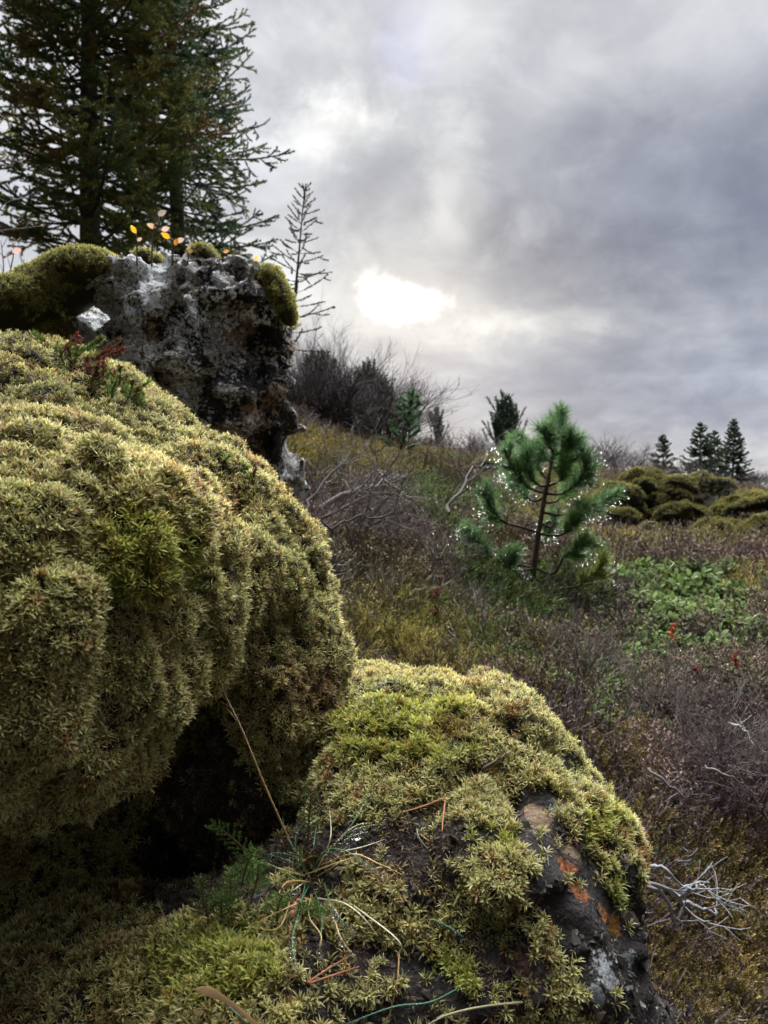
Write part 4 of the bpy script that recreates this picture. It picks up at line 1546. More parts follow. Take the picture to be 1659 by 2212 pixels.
def t_heather(q, stems=7, w=.022, leafy=1.0, sc=(.16, .132, .112), lc=(.12, .098, .07), lc2=(.27, .20, .15)):
    V, T, C = [], [], []
    for s in range(stems):
        a = q.random() * 6.28; ln = .25 + .75 * q.random()
        d = nrm(np.array([math.cos(a) * ln, math.sin(a) * ln, .55 + .5 * q.random()]))
        p = np.array([math.cos(a), math.sin(a), 0]) * .12 * q.random()
        pts = [p]
        for i in range(4):
            d = nrm(d + q.normal(size=3) * .22 + np.array([0, 0, .12]))
            pts.append(pts[-1] + d * .27)
        k = .6 + .8 * q.random()
        ribbon(V, T, C, pts, w, np.array(sc) * k, q)
        ax = [(pts, .3)]
        for b in range(4):
            i = 1 + b % 3
            d2 = nrm(nrm(pts[i + 1] - pts[i]) + nrm(q.normal(size=3)) * .8)
            pp = [pts[i], pts[i] + d2 * .15, pts[i] + d2 * .28 + np.array([0, 0, .06])]
            ribbon(V, T, C, pp, w * .7, np.array(sc) * k, q)
            ax.append((pp, .1))
        for pts_, t0 in ax:
            pts_ = np.array(pts_)
            for j in range(int((9 if t0 == .3 else 6) * leafy)):
                t = (t0 + (1 - t0) * q.random()) * (len(pts_) - 1)
                i = min(int(t), len(pts_) - 2)
                o = pts_[i] + (pts_[i + 1] - pts_[i]) * (t - i)
                dd = nrm(nrm(pts_[i + 1] - pts_[i]) * .8 + nrm(q.normal(size=3)) * .8)
                sd_ = nrm(np.cross(dd, q.normal(size=3))) * .020
                n = len(V)
                c = np.array(lc) * (1 - t / 4) + np.array(lc2) * (t / 4)
                c = c * (.7 + .6 * q.random())
                V += [o - sd_, o + sd_, o + dd * .10]
                C += [c, c, c * 1.2]
                T.append((n, n + 1, n + 2))
    return np.array(V), np.array(T), np.array(C)


def t_crow(q, stems=12, lc=(.07, .075, .02), lc2=(.26, .205, .06), L=.13, W=.045, n=15):
    V, T, C = [], [], []
    for s in range(stems):
        a = q.random() * 6.28; ln = .15 + .65 * q.random()
        d = nrm(np.array([math.cos(a) * ln, math.sin(a) * ln, .8]))
        p = np.array([math.cos(a), math.sin(a), 0]) * .35 * q.random()
        H = .6 + .45 * q.random()
        e = p + d * H
        k = .65 + .7 * q.random()
        ribbon(V, T, C, [p, (p + e) / 2 + q.normal(size=3) * .03, e], .02, np.array([.07, .045, .03]), q)
        for j in range(n):
            t = .3 + .7 * (j + q.random()) / n
            o = p + d * H * t
            r = nrm(np.cross(d, q.normal(size=3)))
            dd = nrm(d * (.35 + .6 * t) + r * .8)
            sd_ = nrm(np.cross(dd, d)) * W / 2
            m = len(V)
            c = (np.array(lc) * (1 - t) + np.array(lc2) * t) * k
            V += [o, o + dd * L * .45 - sd_, o + dd * L * .45 + sd_, o + dd * L]
            C += [c * .7, c, c, c * 1.15]
            T += [(m, m + 2, m + 1), (m + 1, m + 2, m + 3)]
    return np.array(V), np.array(T), np.array(C)


def t_bear(q, stems=6, c0=(.03, .06, .017), c1=(.13, .185, .05)):
    V, T, C = [], [], []
    for s in range(stems):
        a = q.random() * 6.28; ln = .2 + .9 * q.random()
        d = nrm(np.array([math.cos(a) * ln, math.sin(a) * ln, .8]))
        p = np.array([math.cos(a), math.sin(a), 0]) * .45 * q.random()
        H = .5 + .5 * q.random()
        ribbon(V, T, C, [p, p + d * H * .5, p + d * H], .03, np.array([.09, .05, .035]), q)
        k = .6 + .8 * q.random()
        for j in range(9):
            t = .45 + .55 * (j + q.random() * .5) / 9
            o = p + d * H * t
            ph = j * 2.4 + a
            u = nrm(np.cross(d, [.3, .2, .9])); w_ = np.cross(d, u)
            r = u * math.cos(ph) + w_ * math.sin(ph)
            dd = nrm(d * (.15 + .75 * (t - .4)) + r)
            sd_ = nrm(np.cross(dd, d))
            L, W = .32 * (.8 + .4 * q.random()), .145
            up = np.cross(sd_, dd)
            m = len(V)
            V += [o, o + dd * L * .45 - sd_ * W / 2 + up * .02, o + dd * L * .45 + sd_ * W / 2 + up * .02, o + dd * L * .8 - sd_ * W * .42 + up * .01, o + dd * L * .8 + sd_ * W * .42 + up * .01, o + dd * L * 1.0]
            c = (np.array(c0) * (1 - t) + np.array(c1) * t) * k
            C += [c * .8, c, c, c * 1.1, c * 1.1, c * 1.2]
            T += [(m, m + 2, m + 1), (m + 1, m + 2, m + 4), (m + 1, m + 4, m + 3), (m + 3, m + 4, m + 5)]
    return np.array(V), np.array(T), np.array(C)


def t_grass(q, n=14, c0=(.10, .08, .03), c1=(.28, .22, .10)):
    V, T, C = [], [], []
    for s in range(n):
        a = q.random() * 6.28; ln = .5 * q.random()
        d = np.array([math.cos(a) * ln, math.sin(a) * ln, 1])
        p = np.array([math.cos(a), math.sin(a), 0]) * .15 * q.random()
        H = .5 + .5 * q.random()
        k = q.random()
        ribbon(V, T, C, [p, p + d * H * .4, p + d * H * .75 + np.array([math.cos(a), math.sin(a), 0]) * .08, p + d * H * .95 + np.array([math.cos(a), math.sin(a), -.3]) * .2], .02, np.array(c0) * (1 - k) + np.array(c1) * k, q)
    return np.array(V), np.array(T), np.array(C)


_q = np.random.default_rng(77)
TH = [t_heather(_q) for _ in range(5)]
TW = [t_heather(_q, 6, .03, .12, (.19, .165, .155)) for _ in range(4)]
TC = [t_crow(_q) for _ in range(5)]
TG = [t_crow(_q, 12, (.035, .065, .02), (.10, .145, .038)) for _ in range(4)]
TB = [t_bear(_q) for _ in range(5)]
TS = [t_grass(_q) for _ in range(4)]


def HUE(v):
    a = fbm(v * 4.1, 300, 2)[:, None]; b = fbm(v * 2.3, 310, 2)[:, None]
    return 1 + a * np.array([[.25, .2, .15]]) + b * np.array([[.1, .25, -.15]])


def cover():
    q = np.random.default_rng(31)
    n = 40000
    th = q.uniform(-.62, .60, n)
    r = np.exp(q.uniform(math.log(1.05), math.log(17), n))
    x, y = r * np.sin(th), r * np.cos(th)
    z = gz(x, y)
    p = np.stack([x, y, z], 1)
    vx, vy = proj(p)
    # nothing grows inside the outcrop or the lichen rock
    near = np.ones(n, bool)
    inside = (x > -.75) & (x < .30) & (y > .3) & (y < 1.5)
    near &= ~inside
    near &= fbm(p * 3.2, 240, 2) + .35 * q.normal(size=n) > -.55
    near &= ~((x > -1.1) & (x < -.25) & (y > 1.95) & (y < 2.45))
    ell = lambda a, b, rx, ry: np.exp(-(((vx - a) / rx) ** 2 + ((vy - b) / ry) ** 2))
    nz = lambda s, k: fbm(p * k, s, 3)
    w = np.stack([
        .22 + .7 * nz(201, 1.6) + 1.1 * ell(1530, 1650, 150, 170) + .9 * ell(800, 1220, 170, 90) + .3 * ell(1450, 1215, 260, 50) + .5 * ell(950, 1040, 120, 50) + .5 * ell(1270, 1480, 80, 120),
        .10 + .5 * nz(202, 2.2) + .4 * ell(900, 1200, 220, 150) + .3 * ell(1300, 1700, 150, 300) + .3 * ell(780, 1060, 120, 60),
        .32 + .7 * nz(203, 1.3) + 1.5 * ell(1590, 1960, 150, 200) + 1.0 * ell(850, 1410, 170, 90) + 2.6 * ell(760, 1010, 150, 60) + .9 * ell(1450, 1130, 250, 60) + .9 * ell(1280, 1800, 90, 250) + .9 * ell(1640, 1290, 70, 60),
        .18 + .6 * nz(204, 1.5) + 1.3 * ell(950, 1120, 130, 60) + 1.0 * ell(1080, 1330, 130, 130) + .5 * ell(1500, 1850, 150, 60),
        -.5 + .5 * nz(205, 2.0) + 2.4 * ell(1480, 1400, 270, 150) + .8 * ell(1300, 1530, 150, 100),
        -.45 + .5 * nz(206, 2.5) + 1.1 * ell(1500, 1215, 220, 50),
    ], 1)
    w = np.maximum(w, 0.0) ** 2 + 1e-4
    w[vx > 1300, 1] *= .5
    cum = np.cumsum(w / w.sum(1, keepdims=True), 1)
    pick = (q.random(n)[:, None] > cum).sum(1)
    nn = np.stack([-(gz(x + .05, y) - z) / .05, -(gz(x, y + .05) - z) / .05, np.ones(n)], 1)
    up = nrm(nrm(nn) * .5 + np.array([0, 0, .7]) + q.normal(size=(n, 3)) * .18)
    size = np.clip(.036 * r, .045, .135) * (.65 + .7 * q.random(n))
    lum = (.5 + .95 * q.random((n, 1))) * (1 + .3 * fbm(p * 3, 220, 2)[:, None])
    spec = [('heather', TH, 1.15, M_TWIG, 'brown and purple faded heather covering the heath', 'heather'), ('bare_twigs', TW, 1.3, M_TWIG, 'tangled grey bare twigs of dwarf shrubs between the heather', 'twigs'),
            ('crowberry', TC, .85, M_LEAF, 'olive to yellowish cushiony ground shrubs on the heath', 'ground cover'), ('juniper_mat', TG, .95, M_LEAF, 'dark green needle-leaved mat shrubs on the heath', 'ground cover'),
            ('bearberry', TB, .80, M_LEAF, 'glossy green leaf rosettes spreading on the right of the heath', 'ground cover'), ('withered_grass', TS, 1.2, M_STRAW, 'thin straw-coloured withered grass in the heath', 'grass')]
    tips = []
    for k, (nm, tm, s, mat, lb, ct) in enumerate(spec):
        m = near & (pick == k)
        v, t, c = stamp(tm, p[m] - up[m] * .01, basis(up[m]), size[m] * s, lum[m] * np.ones((1, 3)))
        c = c * HUE(v)
        o = mesh(nm, v, t, mat, None, c)
        prop(o, lb, ct, None, 'stuff')
        print(nm, m.sum(), len(t))
        if k in (0, 1):
            far = np.linalg.norm(v, axis=1)
            ok = np.nonzero((far > 1.5) & (far < 6))[0]
            tips.append(v[q.choice(ok, 520)])
    drop_mesh('dew_drops', np.concatenate(tips), .0034, None, label='tiny bright dew drops on the heather tips', cat='dew')


cover()


# separate dwarf shrubs that stand out of the heath on the right
for i, (vx, vy, d, H, lb) in enumerate([(1530, 1690, 1.72, .17, 'purple-brown heather bush with bare grey stems, largest at the right edge of the heath'), (1640, 1760, 1.62, .15, 'dark bare-stemmed heather bush cut by the right edge'),
                                        (1420, 1600, 1.95, .15, 'low brown heather bush below the green leaf rosettes'), (1265, 1500, 2.1, .14, 'grey twiggy bush just beyond the right end of the moss crest'),
                                        (880, 1215, 2.9, .20, 'purple-grey twiggy bush left of the dewy pine'), (770, 1190, 2.6, .20, 'dark twiggy bush between the tall mound and the grey leafless shrub'),
                                        (1500, 1235, 4.2, .16, 'pale-tipped heather bush in the straw-coloured strip on the right'), (1010, 1370, 2.6, .14, 'brown heather bush just behind the middle of the moss crest')]):
    bare_shrub('heather_bush', P(vx, vy, d), H * 1.5, 13, lb, 'shrub', (.13, .108, .098), 4, .0028, 140 + i, .55, 'heather bushes in the heath', .8, 3, leaves=0)


# ------------------------------------------------------------------ small things on the outcrop
def strip3(mb, pts, w, col, n=14, lift=0.0, tip=.2):
    """a slender blade or straw as a thin tapering tube"""
    pts = spline(pts, n)
    mb.tube(pts, np.interp(np.linspace(0, 1, n), [0, .6, 1], [w, w * .85, w * tip]), 4, col)
    return pts


def grass_tuft():
    def c7(cx, cy, lift): 
        vx, vy = 384 + cx * .3968, 1590.8 + cy * .3968
        p, n = hit(vx, vy)
        return p + (np.array([0, 0, CZ]) - p) / np.linalg.norm(p - np.array([0, 0, CZ])) * lift
    q = np.random.default_rng(9)
    root = empty('grass_tuft', c7(720, 760, 0), 'tuft of thin green and straw grass strung with water drops on the boulder', 'grass tuft')
    gr, st = (.05, .12, .06), (.40, .28, .12)
    pale = (.42, .40, .28)
    B = [([(740, 720), (800, 620), (920, 625), (1050, 715), (1170, 805)], gr, 1), ([(800, 660), (880, 560), (960, 460), (1035, 325)], gr, 1), ([(790, 650), (900, 625), (1010, 600), (1130, 558)], pale, 0),
         ([(780, 660), (870, 570), (980, 500), (1115, 475)], gr, 1), ([(760, 680), (850, 590), (960, 490), (1062, 468)], st, 1), ([(790, 650), (950, 545), (1030, 520)], gr, 1),
         ([(700, 780), (660, 950), (628, 1080), (625, 1180), (638, 1275)], gr, 1), ([(725, 860), (715, 980), (780, 1080), (772, 1150), (792, 1235)], st, 1),
         ([(800, 810), (840, 950), (885, 1090), (930, 1160), (965, 1205)], st, 1), ([(800, 800), (830, 900), (890, 1000), (960, 1060)], gr, 1), ([(740, 830), (785, 960), (780, 1080), (778, 1140)], gr, 0),
         ([(700, 740), (620, 650), (520, 635), (440, 665)], gr, 1), ([(690, 760), (560, 720), (440, 685)], st, 0), ([(730, 880), (600, 930), (480, 990), (370, 1062)], st, 0),
         ([(720, 790), (600, 790), (540, 870), (495, 955)], st, 0), ([(760, 880), (900, 905), (1010, 985), (1092, 1090)], pale, 0), ([(700, 750), (860, 690), (1000, 640)], st, 0),
         ([(780, 700), (950, 640), (1090, 690), (1230, 755)], st, 0), ([(740, 760), (740, 600), (762, 440)], gr, 0), ([(700, 740), (640, 600), (660, 500), (755, 425)], gr, 1), ([(750, 740), (830, 560), (825, 375)], pale, 0),
         ([(690, 760), (640, 700), (560, 660), (480, 640), (410, 598)], gr, 1), ([(760, 760), (860, 700), (900, 660)], st, 0), ([(680, 800), (640, 830), (610, 860)], pale, 1), ([(720, 800), (670, 900), (640, 1000)], gr, 0),
         ([(700, 790), (500, 900), (400, 980), (330, 1080)], (.12, .16, .05), 0), ([(690, 800), (440, 690), (370, 950)], (.10, .15, .05), 0), ([(640, 760), (560, 1030), (400, 1040)], st, 0),
         ([(770, 790), (1180, 1090), (1195, 1200)], pale, 0), ([(760, 740), (600, 560), (565, 400)], gr, 0)]
    drops = []
    for pts, col, dr in B:
        L = len(pts)
        lf = [.006] + [.016 + .022 * math.sin(math.pi * i / (L - 1)) for i in range(1, L)]
        P3 = [c7(x, y, l) for (x, y), l in zip(pts, lf)]
        # keep the depth smooth along a blade
        own = np.array([p[1] for p in P3])
        dd = np.minimum(np.linspace(own[0], own[-1], len(P3)), own)
        P3 = [np.array([(p[0] / p[1]) * d, d, CZ + (p[2] - CZ) / p[1] * d]) for p, d in zip(P3, dd)]
        mb = MB()
        pp = strip3(mb, P3, .00062, np.array(col) * 1.7 * (.8 + .4 * q.random()), 18)
        o = mb.build('blade', M_BLADE, root, True)
        if dr:
            k = np.arange(4, 18)
            k = k[q.random(len(k)) < .72]
            drops.append(pp[k])
    D = np.concatenate(drops)
    drop_mesh('water_drops', D, .0026, root)


grass_tuft()


def front(vx, vy, lift):
    p, n = hit(vx, vy)
    e = np.array([0, 0, CZ])
    return p + (e - p) / np.linalg.norm(p - e) * lift


def at_depth(vx, vy, d):
    return P(vx, vy, d)


def litter():
    q = np.random.default_rng(15)
    # long leaning straw
    a = front(640, 1848, .006); d1 = a[1]
    mb = MB()
    pp = strip3(mb, [a, P(600, 1760, d1 - .02), P(565, 1680, d1 - .03), P(520, 1570, d1 - .03), P(478, 1484, d1 - .02)], .0011, (.50, .33, .15), 22, tip=.5)
    mb2 = MB()
    for i, (x, y) in enumerate([(520, 1462), (505, 1478), (455, 1500), (470, 1540), (500, 1525), (490, 1560)]):
        s = pp[-1 - i * 1]
        strip3(mb2, [s, P((478 + x) / 2, (1484 + y) / 2 + 4, d1 - .02), P(x, y + 12, d1 - .03)], .0005, (.42, .28, .13), 6)
    root = empty('straw', a, 'long pale straw leaning from the grass tuft up to the shaded edge of the mound', 'straw')
    mb.build('stalk', M_STRAW, root, True); mb2.build('spikelet', M_STRAW, root, True)
    drop_mesh('water_drops', np.concatenate([pp[8::1], pp[10::1] + .0015]), .0012, root)
    # shorter straws at lower left
    for pts, w, col, lb in [([(318, 1880), (345, 1960), (385, 2030), (402, 2055)], .0011, (.45, .32, .15), 'curved pale straw standing at the lower left of the hollow'),
                            ([(300, 1900), (330, 1975), (360, 2020), (395, 2062)], .0008, (.05, .13, .06), 'dark green grass blade beside the curved pale straw'),
                            ([(345, 1850), (352, 1880), (360, 1905)], .0008, (.5, .48, .45), 'short whitish straw above the curved pale straw'),
                            ([(475, 2150), (500, 2180), (540, 2215)], .0010, (.05, .15, .08), 'green blade under the dry leaf sheath at the bottom'),
                            ([(1128, 2165), (1040, 2175), (960, 2195), (900, 2230)], .0011, (.40, .36, .20), 'pale curved blade lying on the moss near the bottom edge'),
                            ([(1000, 2130), (930, 2165), (850, 2175), (740, 2215)], .0010, (.06, .16, .09), 'green blade with drops arching over the moss at the bottom'),
                            ([(862, 2060), (858, 2120), (840, 2200)], .0008, (.42, .26, .10), 'upright rusty grass blade in the bottom moss'),
                            ([(1190, 2010), (1130, 2000), (1080, 1995)], .0006, (.40, .30, .12), 'short amber straw on the dark rock below the moss tuft'),
                            ([(930, 1985), (960, 1998), (990, 2015), (1010, 2040)], .0008, (.08, .2, .11), 'green blade tip bearing a row of drops, right of the tuft'),
                            ([(900, 1790), (905, 1810), (920, 1830), (935, 1845)], .0010, (.20, .19, .17), 'small grey twig on the dark moss right of the tuft'),
                            ([(1175, 1830), (1182, 1845), (1185, 1870)], .0007, (.5, .5, .48), 'tiny white stalk on the boulder above the moss tuft')]:
        pts3 = [front(x, y, .010 if 0 < i < len(pts) - 1 else .006) for i, (x, y) in enumerate(pts)]
        mb = MB()
        pp = strip3(mb, pts3, w, col, 16, tip=.4)
        nm = 'grass_stalk' if ('blade' in lb) else ('twig' if 'twig' in lb else 'straw')
        o = mb.build_at(nm, M_STRAW, tuple(pp[0]), True, label=lb, cat='grass' if nm != 'twig' else 'twig')
        if 'drops' in lb:
            root = empty('grass_stalk', tuple(pp[0]), lb, 'grass')
            o.name = 'blade'; o.parent = root; o.location = (0, 0, 0)
            del o['label']; del o['category']
            drop_mesh('water_drops', pp[3:], .0018, root)
    # fallen pine needles, pairs joined at the sheath
    for prs, lb in [([(963, 1722), (918, 1740), (872, 1754)], 'long orange fallen pine needle, upper one of the pair on the moss crest'), ([(963, 1722), (958, 1760), (955, 1796)], 'orange fallen pine needle hanging down from the pair on the moss crest'),
                    ([(664, 2122), (705, 2095), (752, 2066)], 'reddish fallen pine needle, upper of the crossed two near the bottom'), ([(668, 2124), (715, 2108), (775, 2088)], 'reddish fallen pine needle, lower of the crossed two near the bottom'),
                    ([(597, 1807), (620, 1809), (655, 1811)], 'short orange pine needle lying behind the straw')]:
        mb = MB()
        P3 = [front(x, y, .009) for x, y in prs]
        dd = np.linspace(P3[0][1], P3[-1][1], 3)
        P3 = [np.array([(p[0] / p[1]) * d, d, CZ + (p[2] - CZ) / p[1] * d]) for p, d in zip(P3, dd)]
        pp = strip3(mb, P3, .00105, (.48, .19, .09), 10, tip=.5)
        mb.build_at('pine_needle', M_STRAW, tuple(pp[0]), True, label=lb, cat='needle', group='fallen pine needles')
    # twig on the crest
    mb = MB()
    P3 = [front(1042, 1662, .006), front(1080, 1638, .012), front(1118, 1612, .008)]
    pp = strip3(mb, P3, .0017, (.13, .10, .085), 8, tip=.6)
    mb.tube([pp[3], pp[3] + np.array([.004, -.002, .006])], [.0012, .0008], 4, (.13, .10, .085))
    mb.build_at('twig', M_TWIG, tuple(pp[0]), True, label='short brown twig lying on the moss crest of the boulder', cat='twig')
    # dry leaf sheath at the bottom
    mb = MB()
    c = [front(422, 2140, .022), front(450, 2142, .026), front(480, 2155, .024), front(520, 2185, .02), front(570, 2225, .02)]
    pp = spline(c, 14)
    t = nrm(np.gradient(pp, axis=0)); s = nrm(np.cross(t, [0, 1, .2]))
    w = np.interp(np.linspace(0, 1, 14), [0, .12, .35, .5, 1], [.0008, .0045, .005, .0028, .0022])[:, None]
    nrm_ = np.cross(s, t)
    V = np.concatenate([pp - s * w, pp + nrm_ * w * .5, pp + s * w])
    T = []
    for i in range(13):
        for a in (0, 14):
            T += [(a + i, a + i + 1, a + 14 + i + 1), (a + i, a + 14 + i + 1, a + 14 + i)]
    mb.add(V, T, (.50, .33, .17))
    mb.build_at('dry_leaf', M_STRAW, tuple(pp[0]), True, label='tan curled dry leaf sheath arching over the bottom moss', cat='leaf')
    # pink heath buds
    root = empty('heath_flowers', front(635, 1955, .004), 'small cluster of salmon-pink heath buds in the grass tuft', 'flower')
    V0, T0 = ico()
    for i, (x, y) in enumerate([(631, 1940), (645, 1950), (628, 1962), (643, 1967), (634, 1974), (637, 1955), (630, 1978)]):
        p = front(x, y, .012)
        mesh('bud', V0 * np.array([.0028, .0028, .0036]) * (.8 + .4 * q.random()) + p, T0, M_BUD, root, None, True)


M_BUD = NT('bud').bsdf((.55, .26, .18), .6, .3, None, .2)
litter()


# green heather sprigs in the hollow
def heather_sprigs():
    q = np.random.default_rng(4)
    for i, (pts, lb) in enumerate([([(500, 1970), (498, 1930), (500, 1880)], 'feathery green heather sprig, upright, left of the grass tuft'),
                                   ([(455, 1990), (440, 1950), (435, 1900)], 'dark feathery heather sprig farthest left in the hollow'),
                                   ([(560, 1900), (530, 1840), (490, 1800), (460, 1782)], 'long heather sprig arching left above the tuft'),
                                   ([(540, 1950), (555, 1900), (560, 1860)], 'green heather sprig touching the pink buds'),
                                   ([(665, 1830), (668, 1770), (672, 1710)], 'dark heather sprig standing behind the grass tuft'),
                                   ([(480, 1990), (478, 1960), (482, 1935)], 'short bright green heather sprig near the bottom moss'),
                                   ([(600, 2000), (600, 1960), (612, 1930)], 'reddish based heather sprig below the pink buds'),
                                   ([(640, 1990), (665, 1970), (690, 1960)], 'short heather sprig lying under the hanging drops'),
                                   ([(520, 1925), (530, 1880), (548, 1835)], 'slender heather sprig leaning right in the hollow')]):
        P3 = [front(x, y, .004 + .012 * k) for k, (x, y) in enumerate(pts)]
        dd = np.linspace(P3[0][1], P3[0][1] - .02, len(P3))
        P3 = [np.array([(p[0] / p[1]) * d, d, CZ + (p[2] - CZ) / p[1] * d]) for p, d in zip(P3, dd)]
        root = empty('heather_sprig', P3[0], lb, 'heather', 'green heather sprigs in the hollow')
        mb = MB()
        pp = strip3(mb, P3, .0009, (.16, .07, .04), 12)
        lv = MB()
        segs = []
        for k in range(2, 12):
            segs.append((pp[k - 1], pp[k]))
            for s in (-1, 1):
                t = nrm(pp[k] - pp[k - 1]); l = nrm(np.cross(t, [0, 1, 0])) * s
                L = .011 * (1.15 - k / 12) + .004
                e = pp[k] + (t * .8 + l * .75 + np.array([0, q.normal() * .3, 0])) * L
                segs.append((pp[k], e))
        g = np.array([.12, .20, .05]) if i not in (1, 4) else np.array([.09, .12, .045])
        v, t, c = needles(segs, 2600, .0030, .0011, .6, np.array([g] * len(segs)))
        mb.build('stem', M_TWIG, root, True)
        mesh('leaves', v, t, M_LEAF, root, c)


heather_sprigs()


# crowberry on the ridge of the mound
def crowberry_ridge():
    q = np.random.default_rng(14)
    def shrub(pts, label, red, ln):
        b = front(pts[0][0], pts[0][1], 0)
        root = empty('crowberry_shrub', b, label, 'shrub', 'crowberry on the ridge of the mound')
        st, segs, cols = MB(), [], []
        for (x, y, dx, dy, d) in pts:
            o, _n = hit(x, y)
            if o[1] > 1.6: o = P(x, y, 1.15)
            d0 = o[1]
            for k in range(3):
                e = P(x + dx + q.normal() * 9, y + dy + q.normal() * 6, d0 + d + q.normal() * .02)
                m = (o + e) / 2 + np.array([q.normal() * .006, 0, -.004])
                pp = spline([o, m, e], 8)
                st.tube(pp, np.linspace(.0013, .0006, 8), 3, (.09, .06, .05))
                k0 = 3
                cc = np.array([.22, .07, .045]) if q.random() < red else np.array([.19, .28, .06])
                for j in range(k0, 7):
                    segs.append((pp[j], pp[j + 1]))
                    cols.append(cc * (.4 + .6 * j / 7) if q.random() > .3 else np.array([.12, .06, .035]))
        st.build('stem', M_TWIG, root)
        v, t, c = needles(segs, 2600, .0066, .0026, .95, np.array(cols), .3)
        mesh('leaves', v, t, M_LEAF, root, c)
    A = [(x, y, q.normal() * 18, -26 - q.random() * 40, .02) for x, y in [(150, 800), (175, 812), (200, 826), (215, 838), (235, 850), (255, 862), (262, 880), (285, 890), (300, 895), (160, 830), (185, 850), (215, 868), (205, 845), (245, 876), (150, 815), (270, 872), (310, 893), (225, 835), (190, 822)]]
    shrub(A, 'crowberry mat with green tips running down the ridge below the lichen rock', .15, .05)
    Bp = [(x, y, dx, dy, .06) for x, y, dx, dy in [(100, 790, 20, -50), (105, 790, -20, -58), (120, 795, 50, -68), (130, 795, 90, -60), (110, 790, -50, -70), (140, 800, 40, -45), (145, 800, 70, -40), (95, 785, 0, -40), (90, 780, -35, -45), (150, 800, 110, -50)]]
    shrub(Bp, 'taller woody crowberry with reddish and green tips at the top of the ridge', .45, .05)
    Cp = [(x, y, dx, dy, .01) for x, y, dx, dy in [(505, 1020, -10, -28), (515, 1032, 0, -26), (525, 1040, 10, -20), (535, 1050, 12, -18), (545, 1058, 10, -14), (548, 1062, 8, -8), (520, 1035, -12, -18), (500, 1010, -4, -25)]]
    shrub(Cp, 'small crowberry sprig with dark red and green tips at the right of the ridge', .35, .05)


crowberry_ridge()


# yellow-leaved seedlings on the lichen rock and pale twigs at the left edge
def seedlings():
    q = np.random.default_rng(23)
    def leaf(root, p, L, col, dirx, tilt=.2):
        d = nrm(np.array([dirx, -.2, tilt])); s = nrm(np.cross(d, [0, 1, .3]))
        up = np.cross(s, d)
        m = [0, .25, .55, .85, 1.0]; wv = [.02, .24, .27, .14, 0]
        V = []
        for a, b in zip(m, wv):
            V += [p + d * L * a - s * L * b + up * .05 * L, p + d * L * a + up * 0, p + d * L * a + s * L * b + up * .05 * L]
        T = []
        for i in range(4):
            for k in (0, 1):
                a = 3 * i + k
                T += [(a, a + 1, a + 4), (a, a + 4, a + 3)]
        mb = MB(); mb.add(V, T, col)
        mb.build('leaf', M_LEAF, root, True)
    for k, (bx, by, stems, leaves, lb) in enumerate([
        (328, 562, [(330, 510), (340, 460)], [(337, 492, .035, (.62, .42, .26), -.6), (348, 497, .035, (.66, .50, .38), 1), (340, 465, .04, (.33, .27, .24), .6)], 'slim seedling with pinkish withered leaves on top of the lichen rock'),
        (372, 560, [(376, 520)], [(368, 515, .036, (.80, .42, .03), -.4), (380, 522, .034, (.68, .52, .42), .9), (376, 530, .03, (.70, .28, .04), .2)], 'seedling with one bright yellow leaf on top of the lichen rock'),
        (296, 562, [(296, 515)], [(294, 505, .034, (.80, .44, .03), -.1), (295, 520, .024, (.62, .44, .3), .6)], 'seedling with a lone orange-yellow leaf, leftmost on the lichen rock'),
        (555, 590, [(553, 578)], [(551, 566, .026, (.85, .48, .02), .1)], 'single yellow leaf stuck in the moss at the right end of the rock top'),
        (405, 556, [(408, 548)], [(404, 545, .024, (.60, .33, .08), 1)], 'small amber leaf lying on the rock top beside the moss'),
        (480, 552, [(482, 545)], [(482, 545, .024, (.60, .34, .12), .9)], 'small tan leaf lying near the right top of the lichen rock')]):
        b = lhit(bx, by + 14)
        one = len(leaves) == 1
        root = empty('fallen_leaf' if one else 'seedling', b, lb, 'leaf' if one else 'plant', 'loose leaves on the lichen rock' if one else 'withered seedlings on the lichen rock')
        mb = MB()
        d = b[1]
        c = [b] + [P(x, y, d - .01) for x, y in stems]
        mb.tube(spline(c, 6), np.linspace(.0026, .0014, 6), 4, (.10, .07, .055))
        mb.build('stem', M_TWIG, root)
        for (x, y, L, col, dx) in leaves:
            mb2 = MB(); mb2.tube([np.array(c[-1]), P(x, y, d - .01)], [.0017, .0012], 3, (.10, .07, .055)); mb2.build('stem', M_TWIG, root)
            leaf(root, P(x, y, d - .01), L * .72, np.array(col), dx)
    # bare twiggy shrub at the left edge
    b = P(10, 690, 2.45)
    root = empty('bare_shrub', b, 'pale bare twigs with a withered pink leaf at the left edge beside the big spruce', 'shrub')
    mb = MB()
    for pts in ([(10, 690), (20, 600), (30, 545), (26, 520)], [(15, 640), (45, 590), (52, 560)], [(5, 660), (8, 580), (2, 520)], [(-20, 480), (10, 440), (40, 430)], [(-30, 360), (10, 345), (40, 350), (50, 360)], [(-30, 345), (20, 360), (35, 338)], [(-30, 500), (30, 495), (90, 488)], [(15, 640), (-10, 600), (-15, 560)]):
        pp = spline([P(x, y, 2.45 + .05 * q.random()) for x, y in pts], 8)
        mb = MB()
        mb.tube(pp, np.linspace(.003, .0012, 8), 4, (.20, .165, .155))
        for i in (3, 5, 6):
            mb.tube([pp[i], pp[i] + np.array([q.normal() * .02, q.normal() * .02, .03])], [.0015, .0008], 3, (.20, .165, .155))
        mb.build('branch', M_TWIG, root)
    leaf(root, P(26, 545, 2.44), .035, np.array((.66, .45, .4)), .8)


seedlings()


